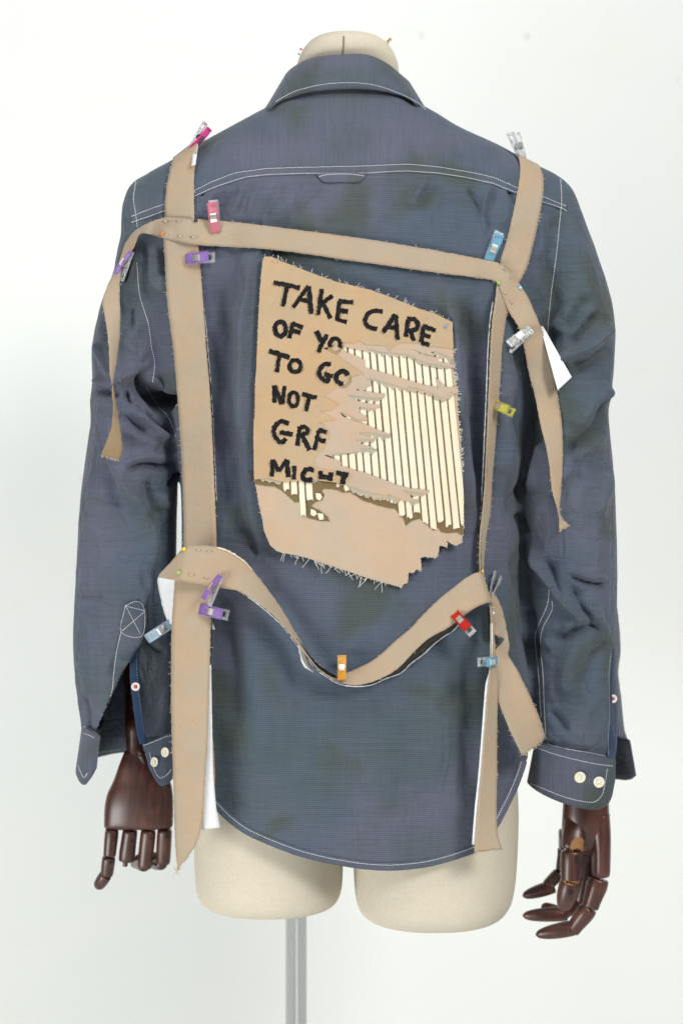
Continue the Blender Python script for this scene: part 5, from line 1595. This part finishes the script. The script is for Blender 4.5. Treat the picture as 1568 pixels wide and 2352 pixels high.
def clip(px_, py_, ang, color, label, roll=0, pitch=0, lift=2.0, depth=None, scale=1.0, bottom='clear', wide=1.0):
    h = depth
    if h is None:
        hs = [hit(px_ + dx, py_ + dy) for dx in (-8, 0, 8) for dy in (-8, 0, 8)]
        hs = [x for x in hs if x is not None]
        h = min(hs) if hs else 0.02
    c = to_world(np.array([W(px_, py_, h - lift / 1000)]))[0]
    a = math.radians(ang)
    ex = Vector((math.cos(a), 0, math.sin(a))); ez = Vector((0, -1, 0)); ey = ez.cross(ex)
    R = Matrix((ex, ey, ez)).transposed()
    R = R @ Matrix.Rotation(math.radians(pitch), 3, 'Y') @ Matrix.Rotation(math.radians(roll), 3, 'X')
    o = bpy.data.objects.new('sewing_clip', None)
    o.empty_display_size = .005
    COL.objects.link(o)
    o.location = c
    o.rotation_euler = R.to_euler()
    o.scale = (scale, scale * wide, scale)
    tag(o, label, 'clip', 'plastic sewing clips on the straps')
    for nm, data, m in (('jaw', TOPJ, PL[color]), ('jaw', BOTJ, PL[bottom]), ('spring', SPR, M['nickel'])):
        q = bpy.data.objects.new(nm, clip_mesh(nm + ('_a' if data is TOPJ else '_b' if data is BOTJ else ''), data, m))
        COL.objects.link(q); q.parent = o
    return o


clip(493, 501, 95, 'pink', 'pink sewing clip standing upright on the top edge of the cross strap', roll=-8)
clip(456, 593, 2, 'purple', 'purple sewing clip lying across the left shoulder strap below the cross strap', pitch=-18, scale=.92, wide=1.15)
clip(1131, 571, 68, 'blue', 'bright blue sewing clip tilted on the right end of the cross strap', roll=8)
clip(1195, 777, 221, 'clear', 'clear sewing clip tilted on the inner edge of the right strap tail', roll=28, scale=.95, lift=4)
clip(1150, 936, -28, 'yellow', 'yellow sewing clip on the narrow strap at the right of the patch', pitch=-42, scale=.9, lift=6, bottom='yellow')
clip(488, 1405, -12, 'purple', 'purple sewing clip lying flat on the wide hanging strap', pitch=-18, scale=.92, wide=1.15)
clip(494, 1352, -116, 'purple', 'purple sewing clip turned on edge where the swoop strap leaves the corner', roll=62, lift=6, scale=.95)
clip(785, 1538, 90, 'orange', 'orange sewing clip at the lowest point of the swoop strap', pitch=38, scale=.86, lift=11)
clip(1060, 1428, -48, 'red', 'red sewing clip hooked on the lower edge of the swoop strap', pitch=-34, scale=.95, lift=4)
clip(1122, 1519, 180, 'blue', 'short blue and clear sewing clip on the narrow hanging strap', pitch=-52, scale=.9, lift=5)
clip(1131, 1346, 74, 'clear', 'clear sewing clip standing on edge beside the right end of the swoop', roll=75, lift=4, scale=.85)
clip(372, 1446, 213, 'pale', 'pale blue clear sewing clip half hidden behind the wide hanging strap', depth=.030, lift=0, bottom='pale')
clip(291, 607, -114, 'purple', 'purple sewing clip on edge inside the fold of the left tail', roll=62, depth=.028, lift=0, scale=.95)
clip(455, 314, 57, 'magenta', 'dark pink sewing clip sticking up from the left shoulder top', roll=66, depth=.06, lift=0, scale=.9)
clip(1187, 338, 112, 'clear', 'clear sewing clip sticking up from the right shoulder top', roll=32, depth=.07, lift=0, scale=.9)

# ================================================================== PINS
def sphere_mesh(r, n=16):
    vs = []; m_ = 9
    for i in range(m_):
        a = math.pi * i / (m_ - 1)
        for k in range(n):
            b = 2 * math.pi * k / n
            vs.append((r * math.sin(a) * math.cos(b), r * math.sin(a) * math.sin(b), r * math.cos(a)))
    return np.array(vs), grid_faces(m_, n, True).tolist()


PINC = {'black': (.008, .008, .009), 'orange': (.72, .20, .02), 'yellow': (.82, .55, .03), 'green': (.28, .50, .09), 'lightblue': (.28, .60, .85), 'blue': (.12, .32, .72), 'white': (.85, .85, .85), 'red': (.55, .03, .05), 'darkgreen': (.05, .32, .12)}
PM = {k: plain('pin_head_' + k, v, .3, coat=.4) for k, v in PINC.items()}


def pin(px_, py_, color, label, segs, r=4.3, depth=None, segd=None):
    h = hit(px_, py_) if depth is None else depth
    if h is None: h = .03
    c = np.array(W(px_, py_, h - r * PX * .8))
    o = empty('dressmaking_pin', c, label, 'pin', 'ball headed pins')
    v, f = sphere_mesh(r * PX)
    mk('pin_head', v + c, f, PM[color], o)
    for i, (x0, y0, x1, y1) in enumerate(segs):
        if segd is not None:
            d0, d1 = segd
        else:
            d0 = hit(x0, y0); d1 = hit(x1, y1)
            d0 = (h if d0 is None else d0) - .0005; d1 = (h if d1 is None else d1) - .0005
        dm = min(d0, d1) - .0006 if segd is None else (d0 + d1) / 2
        pts = [W(x0, y0, d0 + (.0006 if segd is None else 0)), W((x0 + x1) / 2, (y0 + y1) / 2, dm), W(x1, y1, d1 + (.0006 if segd is None else 0))]
        mk('pin_shaft', *wire(pts, .00042, 6), M['pinsteel'], o)


def seg2(conv, *s): return [(*conv((a, b))[0], *conv((c, d))[0]) for a, b, c, d in s]


pin(450, 506, 'black', 'black headed pin at the corner of the left shoulder strap and cross strap', seg2(c2, (575, 803, 627, 803), (673, 800, 725, 802), (788, 799, 808, 799)))
pin(372, 538, 'orange', 'orange headed pin on the left bend of the cross strap', seg2(c2, (590, 899, 628, 903), (682, 907, 725, 910), (770, 914, 832, 919)))
pin(652.7, 599.5, 'black', 'black headed pin in the top left corner of the patch', seg2(z6, (208, 105, 250, 108), (250, 108, 288, 103)), r=3.6)
pin(1023, 749, 'blue', 'blue headed pin in the top right corner of the patch', [], r=3.6)
pin(1145, 650, 'green', 'green headed pin at the right end of the cross strap', seg2(c3, (645, 1155, 650, 1172), (670, 1205, 690, 1235), (712, 1270, 738, 1305)))
pin(1194, 661, 'lightblue', 'light blue headed pin on the crossing right straps', seg2(c3, (640, 1010, 685, 1070), (715, 1100, 733, 1120), (765, 1155, 788, 1178)))
pin(423, 1261, 'yellow', 'yellow headed pin at the upper left corner of the swoop strap', seg2(b1, (985, 133, 992, 134), (1063, 145, 1120, 147), (1150, 152, 1203, 157)), r=4.8)
pin(411, 1315, 'green', 'green headed pin below the yellow one on the swoop corner', seg2(b1, (943, 331, 955, 331), (1005, 343, 1063, 352), (1130, 370, 1180, 377)), r=4.8)
pin(1106, 1313, 'yellow', 'yellow headed pin where the swoop meets the narrow right strap', seg2(zr, (392, 160, 410, 195), (420, 200, 434, 238), (435, 285, 465, 350)), r=4.8)
pin(1132, 1408, 'white', 'white headed pin beside the looped strap', seg2(zr, (515, 590, 520, 530), (512, 620, 520, 665)), r=3.4)
pin(891, 94, 'orange', 'orange headed pin stuck in the neck beside a green one', [(890, 97, 882, 112)], r=3.8, depth=.10, segd=(.10, .115))
pin(895.5, 90, 'green', 'green headed pin stuck in the right of the neck', [(894, 94, 889, 110), (889, 110, 891, 118)], r=4.0, depth=.105, segd=(.105, .115))
pin(691, 113, 'red', 'red headed pin stuck in the left of the neck', [(694, 114, 704, 116)], r=3.0, depth=.10, segd=(.10, .112))
pin(686.5, 124, 'darkgreen', 'small dark green headed pin stuck low in the left of the neck', [(688, 126, 693, 133)], r=2.6, depth=.105, segd=(.105, .114))
